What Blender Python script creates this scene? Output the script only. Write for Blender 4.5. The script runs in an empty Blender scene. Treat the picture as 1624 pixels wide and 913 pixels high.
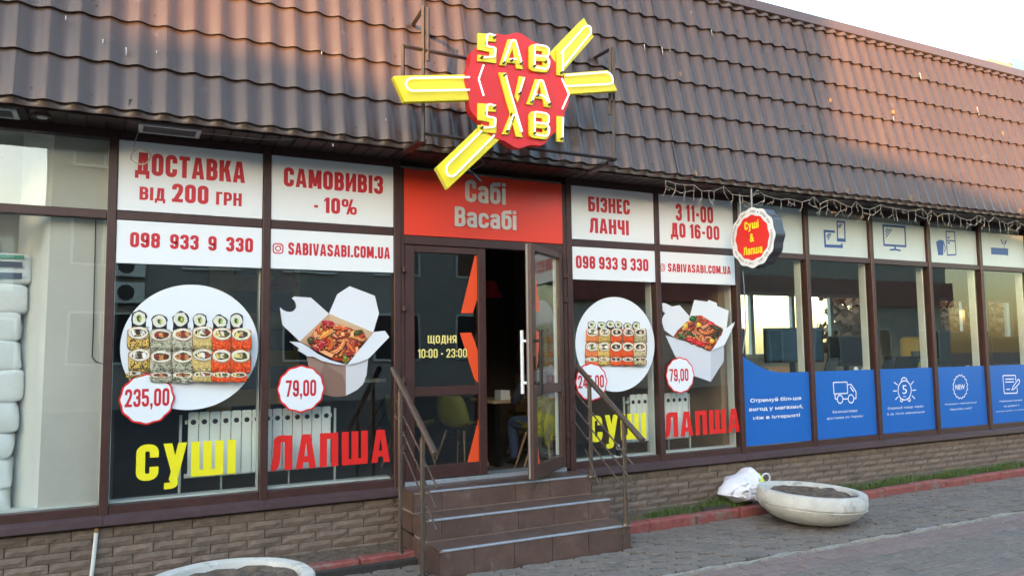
import bpy, bmesh, math, random
from mathutils import Vector, Matrix
random.seed(7)
SC = bpy.context.scene
COL = SC.collection
R_ = math.radians
H = 1.61                      # camera height above the pavement

# ---------------------------------------------------------------- camera, sky, sun, exposure
cam_d = bpy.data.cameras.new('camera')
cam = bpy.data.objects.new('camera', cam_d); COL.objects.link(cam)
FPX = 1219.33
YAW, PIT, ROL = R_(27.2147), R_(4.6623), R_(-0.7644)
fw = Vector((math.sin(YAW)*math.cos(PIT), math.cos(YAW)*math.cos(PIT), math.sin(PIT)))
r0 = Vector((math.cos(YAW), -math.sin(YAW), 0)); u0 = r0.cross(fw)
RT = r0*math.cos(ROL) + u0*math.sin(ROL)
UP = -r0*math.sin(ROL) + u0*math.cos(ROL)
m = Matrix((RT, UP, -fw)).transposed().to_4x4()
CAMP = Vector((0, -6.2, H)); m.translation = CAMP
cam.matrix_world = m
cam_d.sensor_width = 36; cam_d.lens = 36*FPX/1624
cam_d.clip_start = .05; cam_d.clip_end = 2000
SC.camera = cam

SUN_EL, SUN_AZ = 6.5, 43.0    # light travels towards +x +y; azimuth measured from +y to +x
w = bpy.data.worlds.new('World'); SC.world = w; w.use_nodes = True
nt = w.node_tree; bg = nt.nodes['Background']
sky = nt.nodes.new('ShaderNodeTexSky'); sky.sky_type = 'NISHITA'; sky.sun_disc = False
sky.sun_elevation = R_(SUN_EL); sky.sun_rotation = R_(180+SUN_AZ)
sky.air_density = 1.0; sky.dust_density = 1.7; sky.ozone_density = 1.25
nt.links.new(sky.outputs[0], bg.inputs[0]); bg.inputs[1].default_value = 0.15
sl = bpy.data.lights.new('sun', 'SUN'); sl.energy = 1.5; sl.angle = R_(0.6); sl.color = (1, .54, .22)
so = bpy.data.objects.new('sun', sl); COL.objects.link(so)
ld = Vector((math.sin(R_(SUN_AZ))*math.cos(R_(SUN_EL)), math.cos(R_(SUN_AZ))*math.cos(R_(SUN_EL)), -math.sin(R_(SUN_EL))))
so.rotation_euler = ld.to_track_quat('-Z', 'Y').to_euler(); so.location = (-20, -20, 12)
SC.view_settings.view_transform = 'Standard'; SC.view_settings.look = 'None'
SC.view_settings.gamma = 1; SC.view_settings.use_curve_mapping = False
SC.view_settings.exposure = 3.4
SC.cycles.use_denoising = True
SC.cycles.max_bounces = 8; SC.cycles.transparent_max_bounces = 24; SC.cycles.glossy_bounces = 4
SC.cycles.sample_clamp_indirect = 6

# ---------------------------------------------------------------- measuring helpers (a sight line met with a plane of the place)
def ray(u, v): return fw*FPX + RT*(u-812) - UP*(v-456.5)
def PY(u, v, y=0.0):
    d = ray(u, v); return CAMP + d*((y-CAMP.y)/d.y)
def PZ(u, v, z=0.0):
    d = ray(u, v); return CAMP + d*((z-CAMP.z)/d.z)
def PX(u, v, x):
    d = ray(u, v); return CAMP + d*((x-CAMP.x)/d.x)

# ---------------------------------------------------------------- materials
def s2l(c): return tuple(((x/255)/12.92 if x/255 <= .04045 else ((x/255+.055)/1.055)**2.4) for x in c)
MATS = {}
def mat(name, col, rough=.6, metal=0, noise=.0, nscale=8, bump=0, bscale=60, spec=.5, emit=None, estr=0, col2=None, streak=False, dirt=None, objvar=0):
    if name in MATS: return MATS[name]
    mt = bpy.data.materials.new(name); mt.use_nodes = True; MATS[name] = mt
    N = mt.node_tree.nodes; L = mt.node_tree.links; b = N['Principled BSDF']
    b.inputs['Base Color'].default_value = (*col, 1); b.inputs['Roughness'].default_value = rough
    b.inputs['Metallic'].default_value = metal; b.inputs['Specular IOR Level'].default_value = spec
    tc = N.new('ShaderNodeTexCoord')
    cur = None
    if noise > 0 or col2:
        nz = N.new('ShaderNodeTexNoise'); nz.inputs['Scale'].default_value = nscale; nz.inputs['Detail'].default_value = 6; nz.inputs['Roughness'].default_value = .65
        geo = N.new('ShaderNodeNewGeometry')
        mp = N.new('ShaderNodeMapping')
        if streak: mp.inputs['Scale'].default_value = (1, 1, .12)
        L.new(geo.outputs['Position'], mp.inputs[0]); L.new(mp.outputs[0], nz.inputs['Vector'])
        rp = N.new('ShaderNodeValToRGB'); rp.color_ramp.elements[0].position = .32; rp.color_ramp.elements[1].position = .68
        c2 = col2 or tuple(x*(1-noise) for x in col)
        rp.color_ramp.elements[0].color = (*c2, 1); rp.color_ramp.elements[1].color = (*(col if col2 else tuple(min(1, x*(1+noise*.6)) for x in col)), 1)
        L.new(nz.outputs[0], rp.inputs[0]); cur = rp.outputs[0]
        mr = N.new('ShaderNodeMapRange'); mr.inputs[3].default_value = max(.02, rough-.12); mr.inputs[4].default_value = min(1, rough+.12)
        L.new(nz.outputs[0], mr.inputs[0]); L.new(mr.outputs[0], b.inputs['Roughness'])
    if dirt:
        geo2 = N.new('ShaderNodeNewGeometry')
        nz2 = N.new('ShaderNodeTexNoise'); nz2.inputs['Scale'].default_value = dirt[1]; nz2.inputs['Detail'].default_value = 8; nz2.inputs['Roughness'].default_value = .7
        L.new(geo2.outputs['Position'], nz2.inputs['Vector'])
        rp2 = N.new('ShaderNodeValToRGB'); rp2.color_ramp.elements[0].position = dirt[2]; rp2.color_ramp.elements[1].position = dirt[2]+.12
        mx = N.new('ShaderNodeMixRGB'); mx.inputs[2].default_value = (*dirt[0], 1)
        if cur: L.new(cur, mx.inputs[1])
        else: mx.inputs[1].default_value = (*col, 1)
        L.new(nz2.outputs[0], rp2.inputs[0]); L.new(rp2.outputs[0], mx.inputs[0]); cur = mx.outputs[0]
    if objvar:
        oi = N.new('ShaderNodeObjectInfo'); hs = N.new('ShaderNodeHueSaturation')
        mv = N.new('ShaderNodeMapRange'); mv.inputs[3].default_value = 1-objvar; mv.inputs[4].default_value = 1+objvar
        L.new(oi.outputs['Random'], mv.inputs[0]); L.new(mv.outputs[0], hs.inputs['Value'])
        if cur: L.new(cur, hs.inputs['Color'])
        else: hs.inputs['Color'].default_value = (*col, 1)
        cur = hs.outputs[0]
    if cur: L.new(cur, b.inputs['Base Color'])
    if bump > 0:
        nb = N.new('ShaderNodeTexNoise'); nb.inputs['Scale'].default_value = bscale; nb.inputs['Detail'].default_value = 5
        g3 = N.new('ShaderNodeNewGeometry'); L.new(g3.outputs['Position'], nb.inputs['Vector'])
        bp = N.new('ShaderNodeBump'); bp.inputs['Strength'].default_value = bump; bp.inputs['Distance'].default_value = .01
        L.new(nb.outputs[0], bp.inputs['Height']); L.new(bp.outputs[0], b.inputs['Normal'])
    if emit:
        b.inputs['Emission Color'].default_value = (*emit, 1); b.inputs['Emission Strength'].default_value = estr
    return mt
def glass_mat(name, tint, refl=.045, wob=True):
    mt = bpy.data.materials.new(name); mt.use_nodes = True
    N = mt.node_tree.nodes; L = mt.node_tree.links; N.clear()
    out = N.new('ShaderNodeOutputMaterial'); mix = N.new('ShaderNodeMixShader')
    tr = N.new('ShaderNodeBsdfTransparent'); tr.inputs[0].default_value = (*tint, 1)
    gl = N.new('ShaderNodeBsdfGlossy'); gl.inputs['Roughness'].default_value = .004
    lw = N.new('ShaderNodeLayerWeight'); lw.inputs['Blend'].default_value = .5
    pw = N.new('ShaderNodeMath'); pw.operation = 'POWER'; pw.inputs[1].default_value = 5
    ml = N.new('ShaderNodeMath'); ml.operation = 'MULTIPLY_ADD'; ml.inputs[1].default_value = .9; ml.inputs[2].default_value = refl
    L.new(lw.outputs['Facing'], pw.inputs[0]); L.new(pw.outputs[0], ml.inputs[0]); L.new(ml.outputs[0], mix.inputs[0])
    if wob:
        nz = N.new('ShaderNodeTexNoise'); nz.inputs['Scale'].default_value = 1.3; g = N.new('ShaderNodeNewGeometry')
        L.new(g.outputs['Position'], nz.inputs['Vector'])
        bp = N.new('ShaderNodeBump'); bp.inputs['Strength'].default_value = .05; bp.inputs['Distance'].default_value = .02
        L.new(nz.outputs[0], bp.inputs['Height']); L.new(bp.outputs[0], gl.inputs['Normal'])
    L.new(tr.outputs[0], mix.inputs[1]); L.new(gl.outputs[0], mix.inputs[2]); L.new(mix.outputs[0], out.inputs[0])
    return mt
def print_mat(name, rough=.35):
    mt = bpy.data.materials.new(name); mt.use_nodes = True
    N = mt.node_tree.nodes; L = mt.node_tree.links; b = N['Principled BSDF']
    a = N.new('ShaderNodeAttribute'); a.attribute_name = 'Col'
    L.new(a.outputs['Color'], b.inputs['Base Color']); b.inputs['Roughness'].default_value = rough
    return mt
M_roof = mat('brown_roof_steel', (.072, .046, .038), .33, noise=.14, nscale=1.6, streak=True, dirt=((.115, .088, .08), 7, .62), bump=.04, bscale=18, objvar=.05)
M_cap = mat('brown_flashing', (.085, .055, .048), .4, noise=.1, nscale=3)
M_brown = mat('brown_frame', (.058, .023, .019), .42, noise=.22, nscale=14, bump=.02)
M_ledge = mat('brown_ledge', (.075, .045, .048), .42, noise=.2, nscale=10, bump=.03, dirt=((.16, .13, .12), 18, .68))
M_soffit = mat('soffit_brown', (.045, .024, .021), .5, noise=.2, nscale=9)
M_brick = mat('brick_brown', (.182, .134, .102), .85, noise=.22, nscale=22, bump=.6, bscale=55, dirt=((.125, .095, .075), 3, .53), objvar=.13)
M_mortar = mat('mortar_dark', (.085, .064, .052), .9, noise=.3, nscale=30)
M_white = mat('white_panel', (.80, .845, .885), .28)
M_sign_red = mat('sign_red', (.80, .055, .022), .3)
M_txt_red = mat('print_red', (.56, .018, .028), .4)
M_silver = mat('letter_silver', (.62, .60, .59), .35, noise=.08, nscale=20)
M_yel = mat('neon_yellow_acrylic', (.70, .60, .02), .3, emit=(1, .8, .01), estr=.003)
M_neonred = mat('neon_red_acrylic', (.58, .014, .014), .35, emit=(.9, .02, .015), estr=.002)
M_tube = mat('neon_tube', (.9, .9, .85), .3, emit=(1, .97, .88), estr=.085)
M_steel = mat('dark_steel', (.035, .024, .022), .45, metal=.2, noise=.25, nscale=20)
M_rail = mat('bronze_rail', (.20, .155, .125), .27, metal=.7)
M_alu = mat('aluminium_nosing', (.50, .54, .58), .35, metal=.6, noise=.15, nscale=25)
M_tile = mat('brown_floor_tile', (.115, .070, .055), .4, noise=.25, nscale=9, dirt=((.16, .12, .10), 7, .56), bump=.08, objvar=.1)
M_grout = mat('pale_grout', (.32, .25, .21), .9, noise=.2, nscale=20)
M_pvc = mat('white_pvc', (.66, .68, .64), .4, noise=.05, nscale=6)
M_concrete = mat('whitewashed_concrete', (.56, .54, .49), .85, noise=.16, nscale=7, bump=.5, bscale=45, dirt=((.27, .25, .22), 5, .55))
M_soil = mat('dry_soil', (.135, .098, .07), .95, noise=.6, nscale=16, bump=1, bscale=40, dirt=((.25, .21, .17), 40, .62))
M_pave = mat('grey_paver', (.190, .158, .132), .85, noise=.26, nscale=18, bump=.35, bscale=90, dirt=((.125, .11, .098), 2.2, .54), objvar=.08)
M_pavered = mat('reddish_paver', (.215, .155, .138), .85, noise=.2, nscale=18, bump=.3, bscale=90, objvar=.1)
M_joint = mat('sandy_joint', (.045, .038, .033), .95, noise=.4, nscale=40)
M_kerb = mat('red_painted_kerb', (.27, .075, .062), .85, noise=.3, nscale=14, bump=.5, bscale=60, dirt=((.19, .15, .125), 7, .52))
M_plaster = mat('beige_plaster', (.56, .53, .47), .85, noise=.07, nscale=3, bump=.15, bscale=30)
M_wplaster = mat('white_plaster', (.80, .81, .78), .8, noise=.05, nscale=4)
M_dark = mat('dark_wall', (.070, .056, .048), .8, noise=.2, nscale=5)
M_floor = mat('grey_interior_floor', (.20, .19, .18), .5, noise=.15, nscale=6)
M_ochre = mat('ochre_panel', (.60, .34, .06), .6, noise=.15, nscale=5)
M_navy = mat('navy_square', (.025, .03, .07), .6)
M_rad = mat('radiator_enamel', (.93, .95, .90), .35)
M_wood = mat('beech_wood', (.42, .27, .15), .5, noise=.2, nscale=20)
M_chair = mat('mustard_shell', (.28, .25, .03), .4)
M_black = mat('black_plastic', (.012, .012, .014), .3)
M_orange = mat('orange_red_film', (.80, .085, .02), .35)
M_yelfilm = mat('yellow_film', (.86, .78, .02), .35)
M_redfilm = mat('red_film', (.72, .022, .018), .35)
M_paley = mat('pale_yellow_film', (.88, .76, .25), .4)
M_blue = mat('blue_film', (.018, .135, .49), .22)
M_bluei = mat('blue_icon_film', (.02, .085, .33), .4)
M_whitefilm = mat('white_film', (.78, .82, .86), .4)
M_frost = mat('frosted_film', (.57, .67, .67), .35, noise=.04, nscale=3)
M_grass = mat('grass_blade', (.060, .135, .020), .7, col2=(.10, .12, .03), noise=.35, nscale=7)
M_bag = mat('white_bag_plastic', (.72, .73, .80), .35, bump=.2, bscale=30)
M_lime = mat('lime_plastic', (.62, .78, .04), .4)
M_wire = mat('pale_wire', (.46, .42, .37), .6)
M_lampred = mat('red_lampshade', (.55, .03, .03), .5)
M_asphalt = mat('asphalt', (.06, .058, .056), .9, noise=.3, nscale=6)
G_win = glass_mat('window_glass', (.97, .99, .98), .080)
G_store = glass_mat('store_glass', (.96, .985, .97), .045)
G_door = glass_mat('door_glass', (.90, .93, .92), .06)
PRINT = print_mat('colour_print')

# ---------------------------------------------------------------- mesh builder
class MB:
    def __init__(s): s.v = []; s.f = []; s.mi = []; s.c = []
    def add(s, vs, fs, mi=0, col=(1, 1, 1)):
        o = len(s.v); s.v += [tuple(x) for x in vs]
        for f in fs: s.f.append([o+i for i in f]); s.mi.append(mi); s.c.append(col)
        return s
    def box(s, x0, x1, y0, y1, z0, z1, mi=0):
        s.add([(x0,y0,z0),(x1,y0,z0),(x1,y1,z0),(x0,y1,z0),(x0,y0,z1),(x1,y0,z1),(x1,y1,z1),(x0,y1,z1)],
              [(0,1,5,4),(1,2,6,5),(2,3,7,6),(3,0,4,7),(4,5,6,7),(3,2,1,0)], mi); return s
    def prism(s, poly, y0, y1, mi=0, msi=None):          # poly in (x, z); extruded along y
        n = len(poly)
        s.add([(x, y0, z) for x, z in poly]+[(x, y1, z) for x, z in poly], [list(range(n)), list(range(2*n-1, n-1, -1))], mi)
        s.add([(x, y0, z) for x, z in poly]+[(x, y1, z) for x, z in poly], [(i, i+n, (i+1) % n+n, (i+1) % n) for i in range(n)], mi if msi is None else msi); return s
    def flat(s, poly, y, mi=0, col=(1, 1, 1)):
        s.add([(x, y, z) for x, z in poly], [list(range(len(poly)))], mi, col); return s
    def tube(s, path, r, n=8, mi=0, closed=False, caps=True):
        P = [Vector(p) for p in path]; k = len(P); rings = []; prev = None
        for i, p in enumerate(P):
            a = P[i-1] if (i > 0 or closed) else P[i]; b = P[(i+1) % k] if (i < k-1 or closed) else P[i]
            t = (b-a).normalized() if (b-a).length > 1e-9 else Vector((0, 0, 1))
            if prev is None:
                ref = Vector((0, 0, 1)) if abs(t.z) < .9 else Vector((1, 0, 0)); nn = t.cross(ref).normalized()
            else: nn = (prev - t*prev.dot(t)).normalized()
            prev = nn; bb = t.cross(nn); rr = r[i] if isinstance(r, (list, tuple)) else r
            rings.append([p+(nn*math.cos(2*math.pi*j/n)+bb*math.sin(2*math.pi*j/n))*rr for j in range(n)])
        vs = [v for rg in rings for v in rg]; fs = []
        for i in range(k if closed else k-1):
            q = (i+1) % k
            for j in range(n): fs.append((i*n+j, i*n+(j+1) % n, q*n+(j+1) % n, q*n+j))
        if caps and not closed: fs += [list(range(n-1, -1, -1)), [(k-1)*n+j for j in range(n)]]
        s.add(vs, fs, mi); return s
    def lathe(s, prof, c=(0, 0, 0), n=40, mi=0, wob=None):
        k = len(prof); vs = []; fs = []
        for j in range(n):
            a = 2*math.pi*j/n
            for i, (r, z) in enumerate(prof):
                q = 1 if wob is None else wob(a, i)
                vs.append((c[0]+r*q*math.cos(a), c[1]+r*q*math.sin(a), c[2]+z))
        for j in range(n):
            for i in range(k-1): fs.append((j*k+i, ((j+1) % n)*k+i, ((j+1) % n)*k+i+1, j*k+i+1))
        s.add(vs, fs, mi); return s
    def build(s, name, mats, parent=None, smooth=False, colors=False, recalc=True, bevel=0, org=None):
        o = org if org is not None else root_loc(parent)
        if not isinstance(mats, (list, tuple)): mats = [mats]
        me = bpy.data.meshes.new(name)
        me.from_pydata([(a-o[0], b-o[1], c-o[2]) for a, b, c in s.v], [], s.f)
        for q in mats: me.materials.append(q)
        me.polygons.foreach_set('material_index', s.mi)
        if colors:
            ca = me.color_attributes.new('Col', 'FLOAT_COLOR', 'CORNER'); buf = []
            for p in me.polygons: buf += [*s.c[p.index], 1]*p.loop_total
            ca.data.foreach_set('color', buf)
        if recalc or bevel:
            bm = bmesh.new(); bm.from_mesh(me)
            if recalc:
                bmesh.ops.remove_doubles(bm, verts=bm.verts, dist=1e-6)
                bmesh.ops.recalc_face_normals(bm, faces=bm.faces)
            if bevel:
                bmesh.ops.bevel(bm, geom=[e for e in bm.edges if e.calc_face_angle(0) > .5], offset=bevel, segments=1, affect='EDGES', clamp_overlap=True)
            bm.to_mesh(me); bm.free()
        if smooth:
            me.polygons.foreach_set('use_smooth', [True]*len(me.polygons))
            try: me.set_sharp_from_angle(angle=R_(40))
            except Exception: pass
        ob = bpy.data.objects.new(name, me); COL.objects.link(ob)
        if parent is not None: ob.parent = parent
        else: ob.location = o
        return ob
def root_loc(p):
    if p is None: return (0, 0, 0)
    x = Vector((0, 0, 0))
    while p is not None: x += p.location; p = p.parent
    return x
def tag(o, label=None, cat=None, group=None, kind=None):
    if label: o['label'] = label
    if cat: o['category'] = cat
    if group: o['group'] = group
    if kind: o['kind'] = kind
    return o
def thing(name, label, cat, loc=(0, 0, 0), group=None):
    o = bpy.data.objects.new(name, None); COL.objects.link(o); o.location = loc; o.empty_display_size = .1
    return tag(o, label, cat, group)
def box(name, x0, x1, y0, y1, z0, z1, mt, parent=None, bevel=0):
    return MB().box(x0, x1, y0, y1, z0, z1).build(name, mt, parent, bevel=bevel)
def dup(root, loc, rotz=None, label=None):
    r = root.copy(); COL.objects.link(r); r.location = loc
    if rotz is not None: r.rotation_euler = (0, 0, rotz)
    if label: r['label'] = label
    for ch in list(root.children):
        c = ch.copy(); COL.objects.link(c); c.parent = r
        for g in list(ch.children):
            d = g.copy(); COL.objects.link(d); d.parent = c
    return r

# ---------------------------------------------------------------- lettering: a condensed stroke alphabet and the plain built-in one
def rpath(pts, R, closed=False, seg=5):
    n = len(pts); out = []
    for i, p in enumerate(pts):
        if not closed and i in (0, n-1): out.append(p); continue
        a = pts[i-1]; c = pts[(i+1) % n]
        va = (a[0]-p[0], a[1]-p[1]); vc = (c[0]-p[0], c[1]-p[1]); la = math.hypot(*va); lc = math.hypot(*vc)
        q = min(R, la*(.5 if closed or i-1 > 0 else 1), lc*(.5 if closed or i+1 < n-1 else 1))
        cr = abs(va[0]*vc[1]-va[1]*vc[0])/(la*lc+1e-9)
        if q < 1e-4 or cr < .05: out.append(p); continue
        A = (p[0]+va[0]/la*q, p[1]+va[1]/la*q); C = (p[0]+vc[0]/lc*q, p[1]+vc[1]/lc*q)
        for k in range(seg+1):
            t = k/seg; k1 = (1-t)**2; k2 = 2*t*(1-t); k3 = t*t
            # superellipse-like corner: push the control point out a little
            out.append((A[0]*k1+p[0]*k2+C[0]*k3, A[1]*k1+p[1]*k2+C[1]*k3))
    res = []
    for p in out:
        if not res or math.hypot(p[0]-res[-1][0], p[1]-res[-1][1]) > 2e-3*max(1e-9, R): res.append(p)
    if closed and math.hypot(res[0][0]-res[-1][0], res[0][1]-res[-1][1]) <= 2e-3*max(1e-9, R): res.pop()
    return res
def band(pts, t, closed=False):
    n = len(pts); L = []; Rr = []
    for i, p in enumerate(pts):
        a = pts[i-1] if (closed or i > 0) else None; c = pts[(i+1) % n] if (closed or i < n-1) else None
        d1 = (p[0]-a[0], p[1]-a[1]) if a else None; d2 = (c[0]-p[0], c[1]-p[1]) if c else None
        if d1 is None: d1 = d2
        if d2 is None: d2 = d1
        l1 = math.hypot(*d1) or 1; l2 = math.hypot(*d2) or 1
        n1 = (-d1[1]/l1, d1[0]/l1); n2 = (-d2[1]/l2, d2[0]/l2)
        m = (n1[0]+n2[0], n1[1]+n2[1]); k = m[0]*n1[0]+m[1]*n1[1]
        k = max(k, .5); m = (m[0]/k, m[1]/k)
        L.append((p[0]+m[0]*t/2, p[1]+m[1]*t/2)); Rr.append((p[0]-m[0]*t/2, p[1]-m[1]*t/2))
    q = []
    for i in range(n if closed else n-1):
        j = (i+1) % n; q.append([L[i], L[j], Rr[j], Rr[i]])
    return q
def glyph(ch, t=.19):
    """advance, list of strokes; a stroke is a list of polygons; cap height 1"""
    tall = ch == 'ў'
    if tall: ch = 'у'
    low = ch in 'сушпліаб' and not tall
    Hc = .76 if low and ch not in 'іб' else 1.0
    up = ch.upper() if low and ch not in 'іабу' else ch
    up = {'A':'А','B':'В','C':'С','M':'М','O':'О','I':'І','T':'Т','H':'Н','P':'Р','K':'К','З':'3','O':'О'}.get(up, up)
    Wd = {'М':.66,'Ш':.76,'Щ':.80,'І':t,'i':t,'1':.32,'Г':.38,'Е':.40,'Т':.46,'Д':.60,'А':.56,'V':.54,'W':.8,'.':t,',':t,':':t,'-':.32,'%':.86,' ':.16,'Л':.56,'К':.53,'У':.54,'у':.54,'і':t,'а':.48,'б':.50,'4':.54,'N':.54,'И':.56,'Н':.52,'П':.52}
    W = Wd.get(up, .50); l = t/2; r = W-t/2; h = t*.9; b = h/2; T = Hc-h/2; Rb = (r-l)*.52+.06
    S = lambda pts, c=False, R=Rb: band(rpath(pts, R, c), t, c)
    P = lambda *p: [list(p)]
    st = lambda x: P((x,0),(x+t,0),(x+t,Hc),(x,Hc))
    bar = lambda x0, x1, y: P((x0,y-h/2),(x1,y-h/2),(x1,y+h/2),(x0,y+h/2))
    g = []
    if up in 'О0': g = [S([(l,b),(r,b),(r,T),(l,T)], True)]
    elif up == 'С': g = [S([(r,Hc*.63),(r,T),(l,T),(l,b),(r,b),(r,Hc*.37)])]
    elif up == 'А': g = [P((0,0),(t*.95,0),(W/2+.03,1),(W/2-.12,1)), P((W-t*.95,0),(W,0),(W/2+.12,1),(W/2-.03,1)), bar(.14,W-.14,.27)]
    elif up == 'V': g = [P((0,1),(t*.95,1),(W/2+.03,0),(W/2-.12,0)), P((W-t*.95,1),(W,1),(W/2+.12,0),(W/2-.03,0))]
    elif up == 'W': g = [P((0,1),(t,1),(.30,0),(.16,0)), P((.30,0),(.16,0),(.33,1),(.47,1)), P((.33,1),(.47,1),(.64,0),(.50,0)), P((.50,0),(.64,0),(W,1),(W-t,1))]
    elif up == 'В': g = [st(0), S([(l,.52),(r-.015,.52),(r-.015,T),(l,T)], R=.15), S([(l,b),(r,b),(r,.52),(l,.52)], R=.15)]
    elif up == 'Д': g = [P((.10,h*.9),(.10+t*.9,h*.9),(.17+t*.9,1),(.15,1)), st(W-.07-t), bar(.15,W-.07,1-h/2), bar(0,W,h/2), P((0,-.17),(t*.72,-.17),(t*.72,h/2),(0,h/2)), P((W-t*.72,-.17),(W,-.17),(W,h/2),(W-t*.72,h/2))]
    elif up == 'Т': g = [bar(0,W,1-h/2), st(W/2-t/2)]
    elif up == 'К': g = [st(0), P((t*.7,.40),(t*1.75,.48),(W,1),(W-t*1.05,1)), P((t*1.15,.50),(t*2.1,.62),(W+.02,0),(W-t*1.0,0))]
    elif up == 'И': g = [st(0), st(W-t), P((t*.9,.06),(t*.9,.42),(W-t*.9,.94),(W-t*.9,.58))]
    elif up == 'N': g = [st(0), st(W-t), P((t*.9,.94),(t*.9,.58),(W-t*.9,.06),(W-t*.9,.42))]
    elif up == 'І': g = [st(0)]
    elif up == 'Г': g = [st(0), bar(0,W,Hc-h/2)]
    elif up == 'Р': g = [st(0), S([(l,.43),(r,.43),(r,T),(l,T)], R=.16)]
    elif up == 'Н': g = [st(0), st(W-t), bar(0,W,.52)]
    elif up == 'М': g = [st(0), st(W-t), P((t*.35,1),(t*1.15,1),(W/2+t*.42,.12),(W/2-t*.42,.12)), P((W-t*1.15,1),(W-t*.35,1),(W/2+t*.42,.12),(W/2-t*.42,.12))]
    elif up == '3': g = [S([(l,.70),(l,T),(r,T),(r,.52),(W*.38,.52)], R=.15), S([(W*.38,.52),(r,.52),(r,b),(l,b),(l,.30)], R=.15)]
    elif up == 'Б': g = [st(0), bar(0,W-.04,1-h/2), S([(l,.57),(r,.57),(r,b),(l,b)], R=.16)]
    elif up == 'Е': g = [st(0), bar(0,W,1-h/2), bar(0,W-.04,.52), bar(0,W,h/2)]
    elif up == 'Л': g = [band(rpath([(0,b),(.10,b),(.15,.4),(.165,T),(W-t,T)], .09), t), P((W-t,0),(W,0),(W,Hc),(W-t,Hc))]
    elif up == 'Ч': g = [st(W-t), S([(l,1),(l,.44),(r,.44)], R=.14)]
    elif up == 'Ш': g = [st(0), st(W/2-t/2), st(W-t), bar(0,W,h/2)]
    elif up == 'Щ': g = [st(0), st((W-.05)/2-t/2), st(W-.05-t), bar(0,W,h/2), P((W-t*.7,-.17),(W,-.17),(W,h/2),(W-t*.7,h/2))]
    elif up == 'П': g = [st(0), st(W-t), bar(0,W,Hc-h/2)]
    elif up == 'У': g = [P((0,1),(t,1),(W/2+.10,.30),(W/2-.05,.26)), P((W-t,1),(W,1),(.60*W,.12),(.60*W-t,.12)), S([(.60*W-t/2,.14),(.50*W,b),(.10*W,b)], R=.1)]
    elif up == 'у':
        q = Hc
        g = [P((0,q),(t,q),(W/2+.09,.18),(W/2-.07,.12)), P((W-t,q),(W,q),(.62*W,-.04),(.62*W-t,-.04)), band(rpath([(.62*W-t/2,.0),(.52*W,-.2),(.06*W,-.2)], .12), t*.9)]
    elif up == 'Я': g = [st(W-t), S([(r,.43),(l,.43),(l,T),(r,T)], R=.16), P((0,0),(t,0),(W*.55+t*.5,.45),(W*.55-t*.5,.45))]
    elif up == 'S': g = [S([(r,.70),(r,T),(l,T),(l,.56),(r,.44),(r,b),(l,b),(l,.30)], R=.15)]
    elif up == 'U': g = [S([(l,1),(l,b),(r,b),(r,1)])]
    elif up == '1': g = [st(W-t), P((0,.70),(.02,.84),(W-t*.8,1),(W-t*.8,.82))]
    elif up == '2': g = [S([(l,.68),(l,T),(r,T),(r,.60),(l+.02,.06)], R=.16), bar(0,W,h/2)]
    elif up == '4': g = [P((0,.22),(t*.9,.22),(W-t*.9,1),(W-t*1.8,1)), bar(0,W,.26), st(W-t*1.5)]
    elif up == '5': g = [bar(0,W-.03,1-h/2), P((0,.45),(t,.45),(t,1),(0,1)), S([(l,.56),(r,.56),(r,b),(l,b),(l,.28)], R=.16)]
    elif up == '6': g = [S([(r,.72),(r,T),(l,T),(l,b),(r,b),(r,.57),(l,.57)], R=.17)]
    elif up == '9': g = [S([(l,.28),(l,b),(r,b),(r,T),(l,T),(l,.43),(r,.43)], R=.17)]
    elif up == '7': g = [bar(0,W,1-h/2), P((W-t,1-h*.5),(W,1-h*.5),(.34*W+t/2,0),(.34*W-t/2,0))]
    elif up == '8': g = [S([(l,.52),(r,.52),(r,T),(l,T)], True, .13), S([(l,b),(r,b),(r,.52),(l,.52)], True, .13)]
    elif up == '-': g = [bar(.04,W-.04,.44)]
    elif up == '.': g = [P((0,0),(t,0),(t,t),(0,t))]
    elif up == ',': g = [P((0,0),(t,0),(t,t),(0,t)), P((t*.4,.02),(t,.02),(t*.7,-.17),(t*.15,-.17))]
    elif up == ':': g = [P((0,.12),(t,.12),(t,.12+t),(0,.12+t)), P((0,.62),(t,.62),(t,.62+t),(0,.62+t))]
    elif up == '%':
        s = t*.72; a = s/2
        g = [band(rpath([(a,.55),(.32,.55),(.32,1-a),(a,1-a)], .13, True), s, True), band(rpath([(W-.32,a),(W-a,a),(W-a,.45),(W-.32,.45)], .13, True), s, True), P((W*.30,0),(W*.30+s,0),(W*.70+s*.3,1),(W*.70-s*.7,1))]
    elif up == 'і': g = [P((0,0),(t,0),(t,.76),(0,.76)), P((0,.84),(t,.84),(t,1),(0,1))]
    elif up == 'а':
        q = .76-h/2; g = [S([(l,.56),(l,q),(r,q),(r,0)], R=.13), S([(r,.42),(l,.42),(l,b),(r,b)], R=.13)]
    elif up == 'б': g = [S([(l,b),(r,b),(r,.66),(l,.66)], True, .17), S([(l,.35),(l,T-.02),(r,T-.02)], R=.18), P((r-.03,T-.1),(r+t/2,T-.1),(r+t/2,1.02),(r-.03,1.02))]
    return W, g
def strokes(text, t=.19, gap=.085):
    x = 0; out = []
    for ch in text:
        W, g = glyph(ch, t)
        for sidx, s in enumerate(g): out.append((sidx, [[(x+a, y) for a, y in p] for p in s]))
        x += W+gap
    return x-gap, out
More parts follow.
